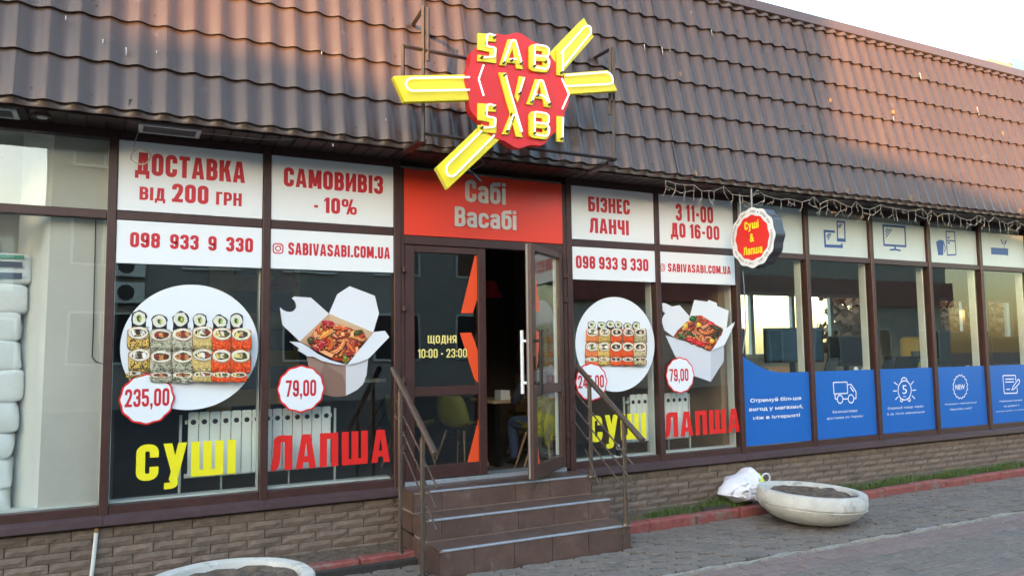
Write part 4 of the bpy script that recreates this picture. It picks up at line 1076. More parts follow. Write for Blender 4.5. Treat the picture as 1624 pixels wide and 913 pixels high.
# ================================================================ round projecting sign
HX, HYc, HZc, HR = 5.55, -.60, 2.69, .298
hs = thing('projecting_sign', 'round white and red wavy-edged sign hanging from the eaves over the pavement', 'hanging sign', (HX, HYc, HZc-HR))
Wp = lambda R, ph=.25: wavy_poly(0, 0, R, 12, .026, ph, 120)
def hprism(R, x0, x1, mt, name, ph=.25):
    q = MB(); P = Wp(R, ph); n = len(P)
    q.add([(x0, HYc-a, HZc+b) for a, b in P]+[(x1, HYc-a, HZc+b) for a, b in P], [list(range(n)), list(range(2*n-1, n-1, -1))]+[(i, (i+1) % n, (i+1) % n+n, i+n) for i in range(n)])
    return q.build(name, mt, hs, smooth=True)
hprism(HR, HX+.004, HX+.125, mat('anthracite_rim', (.05,.055,.065), .3, noise=.1, nscale=6), 'rim')
hprism(HR*.985, HX, HX+.0035, M_white, 'white_face'); hprism(HR*.985, HX+.1255, HX+.128, M_white, 'white_face')
hprism(HR*.74, HX-.003, HX-.0005, M_redfilm, 'red_face')
fit = lambda a, b, d: (HX-.0042-d, HYc-a, HZc+b)
for txt, x0, x1, z0, z1 in (('Суші', -.095, .095, .085, .165), ('&', -.030, .030, -.040, .045), ('Лапша', -.120, .132, -.165, -.085)):
    if txt != '&': put_letters(hs, txt, x0, z0, x1, z1, 0, M_yelfilm, t=.18, gap=.07, fit=fit); continue
    q = MB(); put_plain(q, txt, x0, z0, x1, z1, 0, bold=.022, fit=fit); q.build('lettering', M_yelfilm, hs, recalc=False)
ring = 'СУШІ & ЛАПША БАР - ЗАДОВОЛЕННЯ МАЄ СМАК - '*2
q = MB(); rr_ = HR*.865; gs = {}
for k, ch in enumerate(ring):
    if ch == ' ': continue
    if ch not in gs: gs[ch] = plain_text(ch, .01)
    vs, fs = gs[ch]
    if not vs: continue
    a = 1.62-6.28319*(k+.5)/len(ring); s = .030; mid = (min(v[0] for v in vs)+max(v[0] for v in vs))/2
    tx_, tz_ = math.sin(a), -math.cos(a)
    q.add([(HX-.0042, HYc-((rr_*math.cos(a))+(v[0]-mid)*s*.8*tx_+(v[1]-.35)*s*math.cos(a)), HZc+rr_*math.sin(a)+(v[0]-mid)*s*.8*tz_+(v[1]-.35)*s*math.sin(a)) for v in vs], fs)
q.build('ring_lettering', M_black, hs, recalc=False)
for dy in (.06, .22): MB().tube([(HX+.07, HYc+dy, HZc+HR*.9), (HX+.07, HYc+dy, 3.236)], .011, 10).build('hanger_rod', mat('galvanised_rod', (.22,.22,.23), .4, metal=.5), hs, smooth=True)

# ================================================================ blue window stickers and icons of the store
ZBS = 1.332
stick = []
texts = {7: None}
def bsticker(i, label, top=None):
    a, b = VX[i]+.034, VX[i+1]-.034
    o = thing('blue_window_sticker', label, 'window sticker', ((a+b)/2, -.003, ZB), 'blue stickers on the store windows')
    poly = [(a, ZB+.004), (b, ZB+.004)]+([(b, ZBS), (a, ZBS)] if top is None else top(a, b))
    MB().prism(poly, -.0026, -.0006).build('blue_film', M_blue, o, recalc=False)
    return o
def curve_top(a, b): return [(b, ZBS)]+[(a+(b-a)*s, ZBS+.205*max(0, (1-s/.62))**1.9) for s in (.62,.5,.4,.3,.2,.1,0)]
D1 = lambda u, v: (1170+u/6.087, 560+v/6.087)
D2 = lambda u, v: (1390+u/6.087, 560+v/6.087)
YB = -.0032
def caption(o, lines, f, bold=.0):
    for txt, bl, tr in lines:
        q = MB(); px_(q, txt, f(*bl), f(*tr), YB, bold=bold); q.build('caption', M_whitefilm, o, recalc=False)
class Icon(MB):
    k = 0; q = .0015
    def line(s, pts, f, t=6, closed=False, R=0):
        P = [PY(*f(*p), YB) for p in pts]; P = [(p.x, p.z) for p in P]
        s.k += 1
        for b in band(rpath(P, R, closed, 4) if R else P, t*s.q, closed): s.flat(b, YB-.00008*s.k)
    def circ(s, c, r, f, t=6):
        p = PY(*f(*c), YB); e = PY(*f(c[0]+r, c[1]), YB); R = abs(e.x-p.x); s.k += 1
        for b in band([(p.x+R*math.cos(.3927*k), p.z+R*math.sin(.3927*k)) for k in range(16)], t*s.q, True): s.flat(b, YB-.00008*s.k)
    def fill(s, pts, f):
        P = [PY(*f(*p), YB) for p in pts]; s.k += 1; s.flat([(p.x, p.z) for p in P], YB-.00008*s.k)
    def hole(s, pts, f, mt=1):
        P = [PY(*f(*p), YB) for p in pts]; s.k += 1; s.flat([(p.x, p.z) for p in P], YB-.00008*s.k, mt)
o = bsticker(7, 'blue sticker with curved top and three lines of bold white text', curve_top)
caption(o, [('Отримуй більше',(122,473),(612,412)), ('вигод у магазині,',(112,558),(628,492)), ('ніж в інтернеті',(150,640),(600,578))], D1, .022)
o = bsticker(8, 'blue sticker with a white delivery van icon')
caption(o, [('Безкоштовна',(918,578),(1152,536)), ('доставка по Україні',(862,638),(1210,590))], D1)
ic = Icon(); ic.line([(922,280),(1055,276),(1062,384),(930,392)], D1, 8, True, .01); ic.line([(1062,302),(1095,300),(1142,370),(1142,434),(1118,436)], D1, 8); ic.line([(938,392),(942,440),(962,442)], D1, 8); ic.line([(1012,440),(1068,438)], D1, 8)
ic.line([(1085,322),(1118,370)], D1, 9); ic.circ((988,442), 27, D1, 8); ic.circ((1093,438), 27, D1, 8); ic.build('van_icon', M_whitefilm, o, recalc=False)
o = bsticker(9, 'blue sticker with a white stopwatch icon showing 5')
caption(o, [('Отримуй товар через',(110,542),(452,496)), ('5 хв. після замовлення',(106,598),(462,550)), ], D2)
caption(o, [('5',(252,390),(292,300)), ('хв.',(258,424),(288,404))], D2, .0)
ic = Icon(); ic.line([(272+64*math.cos(a), 356+93*math.sin(a)) for a in (.3142*k for k in range(20))], D2, 8, True)
ic.line([(238,268),(248,238),(270,232),(290,244),(298,268)], D2, 8, False, .02)
for a, b in (((170,278),(204,304)), ((160,362),(196,362)), ((182,446),(210,418)), ((360,268),(332,300)), ((382,354),(346,355)), ((372,438),(342,408))): ic.line([a, b], D2, 8)
ic.line([(240,432),(230,452),(238,466),(250,462),(258,440)], D2, 8); ic.line([(300,436),(308,458),(320,462),(328,450),(318,430)], D2, 8); ic.build('stopwatch_icon', M_whitefilm, o, recalc=False)
o = bsticker(10, 'blue sticker with a white toothed badge icon reading NEW')
caption(o, [("Новинки з'являються",(662,500),(965,462)), ('першими у нас!',(712,550),(920,514))], D2)
caption(o, [('NEW',(764,350),(852,296))], D2, .02)
ic = Icon(); ic.line([(810+73*(1 if k % 2 else .86)*math.cos(k*.1963), 322+118*(1 if k % 2 else .88)*math.sin(k*.1963)) for k in range(32)], D2, 7, True); ic.build('badge_icon', M_whitefilm, o, recalc=False)
o = bsticker(11, 'blue sticker at the right edge with a white document and pen icon')
caption(o, [('Найкращі умови',(1190,470),(1405,440)), ('по роботі з',(1232,518),(1378,490)), ('юридичними особами',(1156,566),(1440,534))], D2)
ic = Icon(); ic.line([(1345,265),(1342,212),(1220,214),(1234,386),(1360,382),(1358,330)], D2, 9, False, .015)
for y in (248, 276): ic.line([(1244,y),(1328,y-2)], D2, 8)
ic.line([(1254,346),(1290,345)], D2, 8); ic.line([(1306,352),(1318,322),(1370,248),(1382,262),(1378,288),(1328,344)], D2, 9, True); ic.build('document_icon', M_whitefilm, o, recalc=False)
bsticker(12, 'blue sticker beyond the right edge of the photo')
# frosted upper panes with blue pictograms
E7 = lambda u, v: (1270+u/4.5876, 330+v/4.5876)
def frosted(i, label):
    a, b = VX[i]+.036, VX[i+1]-.036
    o = thing('frosted_sticker', label, 'window sticker', ((a+b)/2, -.002, ZM+.035), 'frosted stickers on the upper store windows')
    box('frosted_film', a, b, -.0022, -.0006, ZM+.036, ZT-.07 if i > 7 else ZT-.004, M_frost, o); return o
frosted(7, 'plain frosted pane half hidden behind the round hanging sign')
o = frosted(8, 'frosted pane with a blue tablet and phone pictogram')
ic = Icon(); ic.q = .0024; ic.line([(248,172),(172,166),(178,276),(300,282),(298,258)], E7, 12); ic.line([(264,98),(318,102),(322,240),(268,236)], E7, 9, True); ic.fill([(264,218),(322,222),(322,244),(266,240)], E7); ic.fill([(172,264),(300,268),(300,288),(174,282)], E7)
for k in range(3): ic.line([(266+k*8,142-k*2+k*4),(282+k*10,112)], E7, 5); ic.line([(186+k*6,208+k*12),(204+k*8,184)], E7, 5)
ic.build('pictogram', M_bluei, o, recalc=False)
o = frosted(9, 'frosted pane with a blue computer monitor pictogram')
ic = Icon(); ic.q = .0024; ic.line([(598,126),(757,138),(763,278),(606,268)], E7, 11, True); ic.fill([(602,260),(765,270),(765,284),(604,274)], E7); ic.fill([(680,280),(692,281),(692,300),(680,299)], E7); ic.fill([(645,298),(685,294),(725,302),(730,316),(690,308),(648,310)], E7)
for k in range(3): ic.line([(614+k*2,172+k*22),(634+k*14,148+k*2)], E7, 6)
ic.build('pictogram', M_bluei, o, recalc=False)
o = frosted(10, 'frosted pane with a blue kettle and fridge pictogram')
ic = Icon(); ic.q = .0026; ic.line([(1056,168),(1118,172),(1130,338),(1066,342)], E7, 7, True, .012); ic.line([(1058,234),(1122,240)], E7, 6); ic.line([(1066,214),(1082,216)], E7, 8); ic.line([(1068,252),(1084,253)], E7, 8)
ic.fill([(984,246),(1010,230),(1040,236),(1036,342),(1000,342)], E7); ic.line([(1040,250),(1052,290),(1044,322)], E7, 6); ic.build('pictogram', M_bluei, o, recalc=False)
o = frosted(11, 'frosted pane with a blue router pictogram at the right edge')
ic = Icon(); ic.q = .0026; ic.fill([(1384,286),(1508,294),(1509,348),(1498,342),(1386,336)], E7); ic.line([(1480,292),(1476,232)], E7, 5); ic.line([(1456,226),(1468,262)], E7, 9); ic.line([(1496,232),(1484,262)], E7, 9); ic.build('pictogram', M_bluei, o, recalc=False)
frosted(12, 'frosted pane beyond the right edge of the photo')

# ================================================================ small things at the eaves
def vent(label, x0, x1):
    t = thing('soffit_vent', label, 'vent', ((x0+x1)/2, -.21, ZT+.05), 'white grilles in the soffit')
    z = ZT+.044
    for y0, y1 in ((-.325,-.300), (-.128,-.103)): box('vent_frame', x0, x1, y0, y1, z, z+.013, M_pvc, t)
    for a, b in ((x0, x0+.03), (x1-.03, x1)): box('vent_frame', a, b, -.299, -.129, z, z+.013, M_pvc, t)
    box('vent_back', x0+.031, x1-.031, -.299, -.129, z+.010, z+.0128, M_black, t)
    for k in range(7): box('vent_slat', x0+.031, x1-.031, -.29+k*.023, -.281+k*.023, z+.001, z+.009, mat('grey_slat', (.2,.19,.18), .5), t)
vent('white slotted grille in the soffit above the delivery board', .10, .51)
vent('white slotted grille in the soffit at the left edge', -1.05, -.625)
t = thing('soffit_lamp', 'unlit round lamp in the soffit above the left shop window', 'ceiling lamp', (-.485, -.246, ZT+.045))
MB().lathe([(0,-.012),(.030,-.010),(.034,.0),(.034,.012)], (-.485,-.246,ZT+.045), 20).build('lamp_glass', M_pvc, t, smooth=True); MB().lathe([(.035,-.004),(.055,-.003),(.058,.012)], (-.485,-.246,ZT+.045), 24).build('lamp_ring', M_brown, t, smooth=True)
def zA(u, v, y): return PY(u/5.07, 100+v/5.07, y)
q = MB(); pts = [zA(1115,545,-.16), zA(1090,620,-.16), zA(1075,695,-.16)]
q.tube(pts, .003, 6)
cc = zA(1128,752,-.16)
loop = [cc+Vector((.062*math.cos(a)+.006*math.sin(3*a), .006*math.sin(2*a), .055*math.sin(a))) for a in (1.9+.3*k for k in range(60))]
lp = [p+Vector((.010*(i/60), 0, .004*math.sin(i))) for i, p in enumerate(loop)]
q2 = MB(); q2.tube(pts+lp, .003, 6); o = q2.build('cable_coil', M_wire, smooth=True); tag(o, 'pale coil of cable dangling from the soffit grille in front of the delivery board', 'cable')
# string of icicle lights
q = MB(); xw = 4.55; P = []
yw = -.535
while xw < 12.2:
    P.append(Vector((xw, yw+random.uniform(-.01,.01), 3.155+random.uniform(-.045,.035)))); xw += random.uniform(.07,.13)
q.tube(P, .0024, 5)
for p in P:
    if random.random() < .90:
        L = random.uniform(.05, .17); a = p; d = Vector((random.uniform(-.05,.05), random.uniform(-.02,.02), -1))
        b = a+d*L*.5; c_ = b+Vector((random.uniform(-.06,.06), random.uniform(-.02,.02), -L*.5)); q.tube([a, b, c_], .0018, 5)
        if random.random() < .75: e = b+Vector((random.uniform(-.08,.08), random.uniform(-.03,.03), -L*random.uniform(.1,.5))); q.tube([b, e], .0018, 5)
for i in range(0, len(P)-3, 9): q.tube([P[i]+Vector((0,0,-.05)), (P[i]+P[i+3])/2+Vector((0,-.01,-.10)), P[i+3]+Vector((0,0,-.05))], .0022, 5)
o = q.build('icicle_lights', M_wire); tag(o, 'unlit tangle of white icicle light wires hanging along the right eaves', 'string lights')
# thin wire sagging along the left eaves
q = MB(); q.tube([PY(320+u/5.07, 160+v/5.07, -.40) for u, v in ((0,262),(150,275),(300,292),(450,308),(600,312),(760,306))], .003, 5)
o = q.build('loose_wire', M_wire, smooth=True); tag(o, 'thin loose wire sagging along the soffit above the pickup board', 'cable')
# white pipe stub on the brick plinth
q = MB(); q.tube([Vector((-.092,-.035,.395)), Vector((-.105,-.045,.20)), Vector((-.125,-.05,-.02))], .014, 10); t = thing('white_pipe', 'thin white pipe running down the brick plinth below the left mullion', 'pipe', (-.11,-.045,0)); q.build('pipe', M_pvc, t, smooth=True)
MB().tube([(-.0905,-.034,.396), (-.089,-.033,.425)], .016, 10).build('pipe_end', M_hole, t, smooth=True)

# ================================================================ planters, bags
def planter(label, cx, cy, R, hgt, tilt):
    t = thing('planter', label, 'planter', (cx, cy, 0), 'white concrete bowl planters on the pavement')
    def wob(a, i): return 1+.004*math.sin(7*a+i)+.003*math.sin(13*a)
    z = hgt
    prof = [(0, 0), (R*.46, .0), (R*.54, .008), (R*.68, .030), (R*.80, .062), (R*.90, .102), (R*.965, .140), (R*.985, z*.56), (R*.99, z*.545), (R*.955, z*.56), (R*.955, z*.60), (R*.995, z*.615), (R, z*.70), (R*.985, z*.96), (R*.965, z), (R*.86, z*1.0), (R*.83, z*.97), (R*.81, z*.85), (R*.79, z*.6)]
    prof = [(r, zz+.012) for r, zz in prof]
    b = MB().lathe(prof, (cx, cy, 0), 72, wob=wob).build('bowl', M_concrete, t, smooth=True)
    s = MB(); n = 40; vs = [(cx, cy, z*.94)]; fs = []
    for r in range(1, 9):
        for k in range(n):
            a = 6.28319*k/n; rr = R*.825*r/8; x, y = cx+rr*math.cos(a), cy+rr*math.sin(a)
            vs.append((x, y, z*.90+.042*mnoise.noise((x*9, y*9, cx))+.018*mnoise.noise((x*28, y*28, 2))+.02*(1-r/8)))
    for k in range(n): fs.append((0, 1+k, 1+(k+1) % n))
    for r in range(7):
        for k in range(n): fs.append((1+r*n+k, 1+r*n+(k+1) % n, 1+(r+1)*n+(k+1) % n, 1+(r+1)*n+k))
    s.add(vs, fs); s.build('planter_soil', M_soil, t, smooth=True, recalc=False)
    c_ = MB()
    for _ in range(90):
        a = random.uniform(0, 6.28); rr = R*.7*math.sqrt(random.random()); x, y = cx+rr*math.cos(a), cy+rr*math.sin(a); zz = z*.92; q_ = random.uniform(.005, .016)
        c_.add([(x+q_*i*random.uniform(.7,1.2), y+q_*j*random.uniform(.7,1.2), zz+q_*k*.9) for i, j, k in ((1,0,0),(-1,0,0),(0,1,0),(0,-1,0),(0,0,1))], [(0,2,4),(2,1,4),(1,3,4),(3,0,4)])
    tag(c_.build('soil_lumps', M_soil, t, recalc=False), kind='stuff')
    t.rotation_euler = tilt; return t
planter('whitewashed concrete bowl planter of bare soil, tilted, right of the steps', 5.74, -1.00, .485, .285, (R_(1.5), R_(3.0), 0))
pl2 = planter('whitewashed concrete bowl planter cut off by the bottom left edge', .62, -1.30, .50, .285, (0, 0, R_(40)))
tag(MB().tube([(.78,-1.02,.262),(.82,-1.03,.266)], .004, 6).build('cigarette_butt', M_hole), 'orange cigarette butt lying on the soil of the left planter', 'cigarette butt')
# crumpled white bag: a closed crumpled body whose silhouette follows the bag
Z8 = lambda u, v: (1100+u/4.73, 720+v/4.73)
ol = [(190,305),(215,245),(250,195),(310,158),(385,130),(397,98),(436,93),(446,150),(452,205),(480,270),(500,330),(420,350),(370,352),(290,366),(245,322)]
by = -.30
O_ = [PY(*Z8(*p), by) for p in ol]; O_ = [(p.x, p.z) for p in rpath([(p.x, p.z) for p in O_], .02, True, 2) for p in [Vector((p[0], 0, p[1]))]]
cxb, czb = sum(p[0] for p in O_)/len(O_), sum(p[1] for p in O_)/len(O_)-.01
q = MB(); n = len(O_); rings = 22; vs = []; fs = []
for side in (-1, 1):
    for r in range(rings+1):
        s = r/rings
        for k, (x, z) in enumerate(O_):
            X, Zz = cxb+(x-cxb)*s, czb+(z-czb)*s
            dep = .15*math.sqrt(max(0, 1-s**2.2)); nz = mnoise.noise((X*6, Zz*6, side*3))*.05+abs(mnoise.noise((X*11+Zz*7, Zz*5-X*3, 5)))*.10+abs(mnoise.noise((X*26-Zz*20, Zz*15, 9)))*.05
            vs.append((X, by+side*(dep*(.8+.3*nz)+(nz*1.45 if s < .97 else 0)*(1-s**6)), Zz))
    b0 = (0 if side < 0 else (rings+1)*n)
    for r in range(rings):
        for k in range(n):
            f_ = (b0+r*n+k, b0+r*n+(k+1) % n, b0+(r+1)*n+(k+1) % n, b0+(r+1)*n+k); fs.append(f_)
q.add(vs, fs); o = q.build('plastic_bag', M_bag, smooth=True); tag(o, 'crumpled white plastic bag leaning on the brick plinth beside the tilted planter', 'bag')
t = thing('lime_bag', 'lime yellow bag with white handle squeezed between white bag and planter', 'bag', (5.30, -.34, .06))
q = MB(); p = PY(*Z8(482,225), -.36); vs = []; fs = []; nu, nv = 18, 10
for j in range(nv+1):
    for i in range(nu):
        a = 6.28319*i/nu; b = -1.45+2.9*j/nv; rr = 1+.22*mnoise.noise((math.cos(a)*2, math.sin(a)*2, b*2))
        vs.append((p.x+.075*rr*math.cos(a)*math.cos(b), p.y+.06*rr*math.sin(a)*math.cos(b), p.z+.10*rr*math.sin(b)))
for j in range(nv):
    for i in range(nu): fs.append((j*nu+i, j*nu+(i+1) % nu, (j+1)*nu+(i+1) % nu, (j+1)*nu+i))
q.add(vs, fs); q.build('bag_body', M_lime, t, smooth=True)
p = PY(*Z8(542,178), -.36); MB().tube([p+Vector((.055*math.cos(a), .0, .045*math.sin(a))) for a in (.35*k for k in range(18))], .008, 8, closed=True).build('bag_handle', M_bag, t, smooth=True)
tag(MB().box(5.02, 5.36, -.40, -.33, .03, .09).build('concrete_lump', M_joint, bevel=.012), 'broken kerb piece lying under the white bag', 'concrete piece')

# ================================================================ inside the cafe
def radiator(label, x0, n, pitch, z0, z1, y):
    t = thing('radiator', label, 'radiator', (x0+n*pitch/2, y, z0), 'white radiators behind the shop windows')
    for k in range(n):
        x = x0+k*pitch; w_ = pitch*.94
        q = MB(); prof = [(x+.004, z0+.03), (x+w_-.004, z0+.03), (x+w_, z0+.05), (x+w_, z1-.006), (x+w_-.006, z1), (x+.006, z1), (x, z1-.006), (x, z0+.05)]
        q.prism(prof, y-.04, y-.028); q.build('section', M_rad, t, bevel=.004)
        MB().box(x+w_*.38, x+w_*.62, y-.027, y+.05, z0+.02, z1-.03).build('section_fin', M_rad, t)
        MB().tube([(x+w_/2, y-.041, z1-.075), (x+w_/2, y-.0415, z1-.075)], .020, 12).build('section_opening', M_steel, t)
    for z in (z0+.035, z1-.075): MB().tube([(x0-.02, y, z), (x0+n*pitch+.01, y, z)], .018, 10).build('manifold', M_rad, t, smooth=True)
    for x in (x0-.05, x0+n*pitch+.04): MB().tube([(x, y, FZ), (x, y, z1-.02)], .011, 8).build('riser_pipe', M_pvc, t, smooth=True)
    for x in (x0+.25, x0+n*pitch*.7): MB().tube([(x, y+.02, FZ), (x, y+.02, z0+.04)], .008, 8).build('foot', M_pvc, t, smooth=True)
radiator('white sectional radiator behind both lettered windows left of the door', .50, 14, .078, .66, 1.175, .225)
radiator('white sectional radiator behind both lettered windows right of the door', 4.60, 10, .074, .66, 1.155, .225)
def shell_mesh():
    prof = [(.22, .44, .40), (.20, .455, .43), (.12, .452, .46), (0, .44, .47), (-.10, .435, .47), (-.17, .455, .46), (-.215, .51, .46), (-.245, .60, .46), (-.27, .70, .44), (-.285, .78, .38), (-.29, .82, .28)]
    vs = []; fs = []; n = 12
    for i, (y, z, w_) in enumerate(prof):
        for j in range(n+1):
            s = (j/n-.5)*2; lift = .075*abs(s)**2.6 if i < 6 else .0; fwd = .09*abs(s)**2.4*(1 if i >= 5 else 0)
            vs.append((s*w_/2, y+fwd, z+lift))
    for i in range(len(prof)-1):
        for j in range(n): fs.append((i*(n+1)+j, i*(n+1)+j+1, (i+1)*(n+1)+j+1, (i+1)*(n+1)+j))
    return vs, fs
def chair(label, x, y, rot):
    t = thing('shell_chair', label, 'chair', (x, y, FZ), 'mustard shell chairs in the cafe'); t.rotation_euler = (0, 0, R_(rot)); O = (0, 0, 0)
    o = MB().add(*shell_mesh()).build('shell', M_chair, t, smooth=True, recalc=False, org=O); md = o.modifiers.new('thick', 'SOLIDIFY'); md.thickness = .012
    for sx in (-1, 1):
        for sy in (-1, 1):
            MB().tube([(sx*.13, sy*.11, .41), (sx*.23, sy*.22-.01, 0)], [.016, .010], 10).build('leg', M_wood, t, smooth=True, org=O)
    for sx in (-1, 1): MB().tube([(sx*.13, -.12, .40), (sx*.0, .0, .28), (sx*-.17, .15, .2)], .005, 6).build('brace', M_black, t, smooth=True, org=O)
    return t
c0 = chair('mustard shell chair with wooden legs nearest the closed door leaf', 3.56, 2.05, -62)
dup(c0, (3.02, 2.30, FZ), R_(-75), 'mustard shell chair at the left edge of the closed door glass')
dup(c0, (4.75, 2.55, FZ), R_(100), 'mustard shell chair behind the table, seen through the open doorway')
dup(c0, (4.22, 1.34, FZ), R_(0), 'mustard shell chair on which the person in the dark jacket sits')
dup(c0, (4.05, .85, FZ), R_(15), 'mustard shell chair with only its legs showing behind the yellow word')
def table(label, x0, x1, y0, y1, legmat):
    t = thing('cafe_table', label, 'table', ((x0+x1)/2, (y0+y1)/2, FZ), 'tables in the cafe')
    box('table_top', x0, x1, y0, y1, FZ+.715, FZ+.75, mat('pale_oak', (.50,.36,.22), .45, noise=.12, nscale=10), t, bevel=.004)
    for x in (x0+.06, x1-.12): box('leg', x, x+.06, y0+.06, y1-.06, FZ, FZ+.714, legmat, t)
    return t
table('pale oak cafe table on black legs seen through the open doorway', 3.80, 4.72, 1.70, 2.35, M_black)
t = thing('menu_stack', 'small stack of menus standing on the cafe table', 'menus', (3.98, 1.82, FZ+.75))
for k in range(5): box('menu', 3.93, 4.05, 1.76, 1.92, FZ+.7505+k*.022, FZ+.770+k*.022, M_white, t)
def pendant(label, x, y, z, r, mt):
    t = thing('pendant_lamp', label, 'pendant lamp', (x, y, z), 'pendant lamps in the cafe')
    o = MB().lathe([(r*.25, .20), (r*.45, .19), (r, 0), (r*.99, .001), (r*.44, .18), (r*.25, .19)], (x, y, z), 28).build('lamp_shade', mt, t, smooth=True)
    MB().tube([(x, y, z+.19), (x, y, CZ)], .006, 6).build('cord', M_black, t)
pendant('dark red pendant lamp shade hanging in the open doorway', 4.02, 2.2, 2.26, .15, M_lampred)
pendant('dark red pendant lamp behind the pickup window', 1.55, 2.0, 2.30, .15, M_lampred)
t = thing('shelf_panel', 'ochre panel with dark blue squares at the back of the cafe', 'wall panel', (1.5, 3.4, FZ))
box('panel', .95, 1.99, 3.4, 3.5, FZ, CZ-.3, M_ochre, t)
for i in range(2):
    for j in range(5): box('blue_square', 1.22+i*.44, 1.48+i*.44, 3.385, 3.399, .75+j*.45, 1.01+j*.45, M_navy, t)
t = thing('counter', 'dark counter with pale worktop inside the cafe behind the noodle window', 'counter', (2.5, 3.2, FZ))
box('counter_body', 2.1, 2.9, 3.0, 3.5, FZ, FZ+.95, M_dark, t); box('worktop', 2.05, 2.95, 2.94, 3.56, FZ+.951, FZ+.99, M_pvc, t)
# the seated guest, mostly hidden by the open leaf
def person(label, x, y, rot):
    t = thing('person', label, 'person', (x, y, FZ)); t.rotation_euler = (0, 0, R_(rot))
    me = bpy.data.meshes.new('body'); J = {}
    pts = [('pelvis',(0,0,.50),.15),('waist',(0,-.02,.66),.145),('chest',(0,.02,.88),.165),('neck',(0,.05,1.06),.062),('head0',(0,.08,1.14),.075),('head',(0,.10,1.24),.098),('crown',(0,.09,1.33),.07),
      ('shL',(-.18,.03,.98),.075),('elL',(-.24,.14,.74),.055),('wrL',(-.14,.36,.76),.038),('haL',(-.11,.43,.765),.034),('shR',(.18,.03,.98),.075),('elR',(.24,.14,.74),.055),('wrR',(.14,.36,.76),.038),('haR',(.11,.43,.765),.034),
      ('hipL',(-.10,.03,.50),.105),('knL',(-.13,.42,.50),.075),('anL',(-.12,.40,.09),.05),('toL',(-.13,.58,.04),.038),('hipR',(.10,.03,.50),.105),('knR',(.13,.42,.50),.075),('anR',(.13,.36,.09),.05),('toR',(.14,.54,.04),.038)]
    E_ = [('pelvis','waist'),('waist','chest'),('chest','neck'),('neck','head0'),('head0','head'),('head','crown'),('chest','shL'),('shL','elL'),('elL','wrL'),('wrL','haL'),('chest','shR'),('shR','elR'),('elR','wrR'),('wrR','haR'),('pelvis','hipL'),('hipL','knL'),('knL','anL'),('anL','toL'),('pelvis','hipR'),('hipR','knR'),('knR','anR'),('anR','toR')]
    ix = {p[0]: i for i, p in enumerate(pts)}
    me.from_pydata([p[1] for p in pts], [(ix[a], ix[b]) for a, b in E_], [])
    ob = bpy.data.objects.new('body', me); COL.objects.link(ob)
    sk = ob.modifiers.new('skin', 'SKIN'); ss = ob.modifiers.new('sub', 'SUBSURF'); ss.levels = 2; ss.render_levels = 2
    for i, p in enumerate(pts): me.skin_vertices[0].data[i].radius = (p[2], p[2])
    me.skin_vertices[0].data[0].use_root = True
    dg = bpy.context.evaluated_depsgraph_get(); m2 = bpy.data.meshes.new_from_object(ob.evaluated_get(dg))
    bpy.data.objects.remove(ob)
    for q in (mat('navy_jacket', (.035,.035,.05), .8), mat('maroon_trim', (.28,.025,.035), .8), mat('blue_jeans', (.05,.08,.16), .8), mat('skin', (.45,.27,.19), .5), mat('dark_hair', (.02,.014,.01), .6)): m2.materials.append(q)
    for p in m2.polygons:
        c = p.center; k = 0
        if c.z < .58: k = 2
        if .58 <= c.z < .72 and c.y < .12: k = 1
        if c.z < .10: k = 0
        if c.z > 1.07: k = 3
        if c.z > 1.24 or (c.z > 1.12 and c.y < .06): k = 4
        if c.y > .34 and .68 < c.z < .85: k = 3
        p.material_index = k; p.use_smooth = True
    ob = bpy.data.objects.new('body', m2); COL.objects.link(ob); ob.parent = t
    for sx in (-1, 1):
        for k in range(5):
            q = MB(); a = Vector((sx*.11+(k-2)*.016, .45, .765)); ln = (.05,.07,.078,.07,.055)[k]
            q.tube([a, a+Vector((0, ln*.6, -.004)), a+Vector((0, ln, -.022))], [.009,.008,.006], 8); q.build('finger', MATS['skin'], t, smooth=True, org=(0,0,0))
    return t
person('seated person in dark jacket and jeans, mostly hidden behind the open door leaf', 4.22, 1.36, 0)

# ================================================================ left display: wrapped packs
M_pack = mat('pack_film', (.86,.87,.86), .35, noise=.03, nscale=8, bump=.9, bscale=14)
M_packg = mat('pack_print_green', (.05,.30,.20), .4); M_packb = mat('pack_print_blue', (.05,.07,.13), .4)
def pack(label, x1, y, z0, z1, dep=.34, printed=False):
    t = thing('wrapped_pack', label, 'pack', (x1-.35, y, z0), 'wrapped white packs stacked in the left window')
    vs = []; fs = []; nu, nv = 28, 12; hx, hy, hz = .36, dep/2, (z1-z0)/2
    for j in range(nv+1):
        b = -math.pi/2+math.pi*j/nv
        for i in range(nu):
            a = 6.28319*i/nu; e = .26
            f_ = lambda v, p: math.copysign(abs(v)**p, v)
            X = hx*f_(math.cos(a), e)*f_(math.cos(b), e); Y_ = hy*f_(math.sin(a), e)*f_(math.cos(b), e); Z_ = hz*f_(math.sin(b), e)
            k = 1+.10*mnoise.noise((X*5+z0*3, Y_*5, Z_*6+z0)); vs.append((x1-hx+X*k, y+Y_*k, (z0+z1)/2+Z_*k))
    for j in range(nv):
        for i in range(nu): fs.append((j*nu+i, j*nu+(i+1) % nu, (j+1)*nu+(i+1) % nu, (j+1)*nu+i))
    q = MB().add(vs, fs); q.build('wrap', M_pack, t, smooth=True)
    if printed:
        yy = y-hy*1.085
        box('printed_band', x1-.50, x1-.05, yy-.002, yy+.01, z1-.045, z1-.022, M_packg, t)
        for k in range(2): box('printed_band', x1-.50, x1-.06, yy-.004, yy+.01, (z0+z1)/2-.075+k*.08, (z0+z1)/2-.035+k*.08, M_packb, t)
    return t
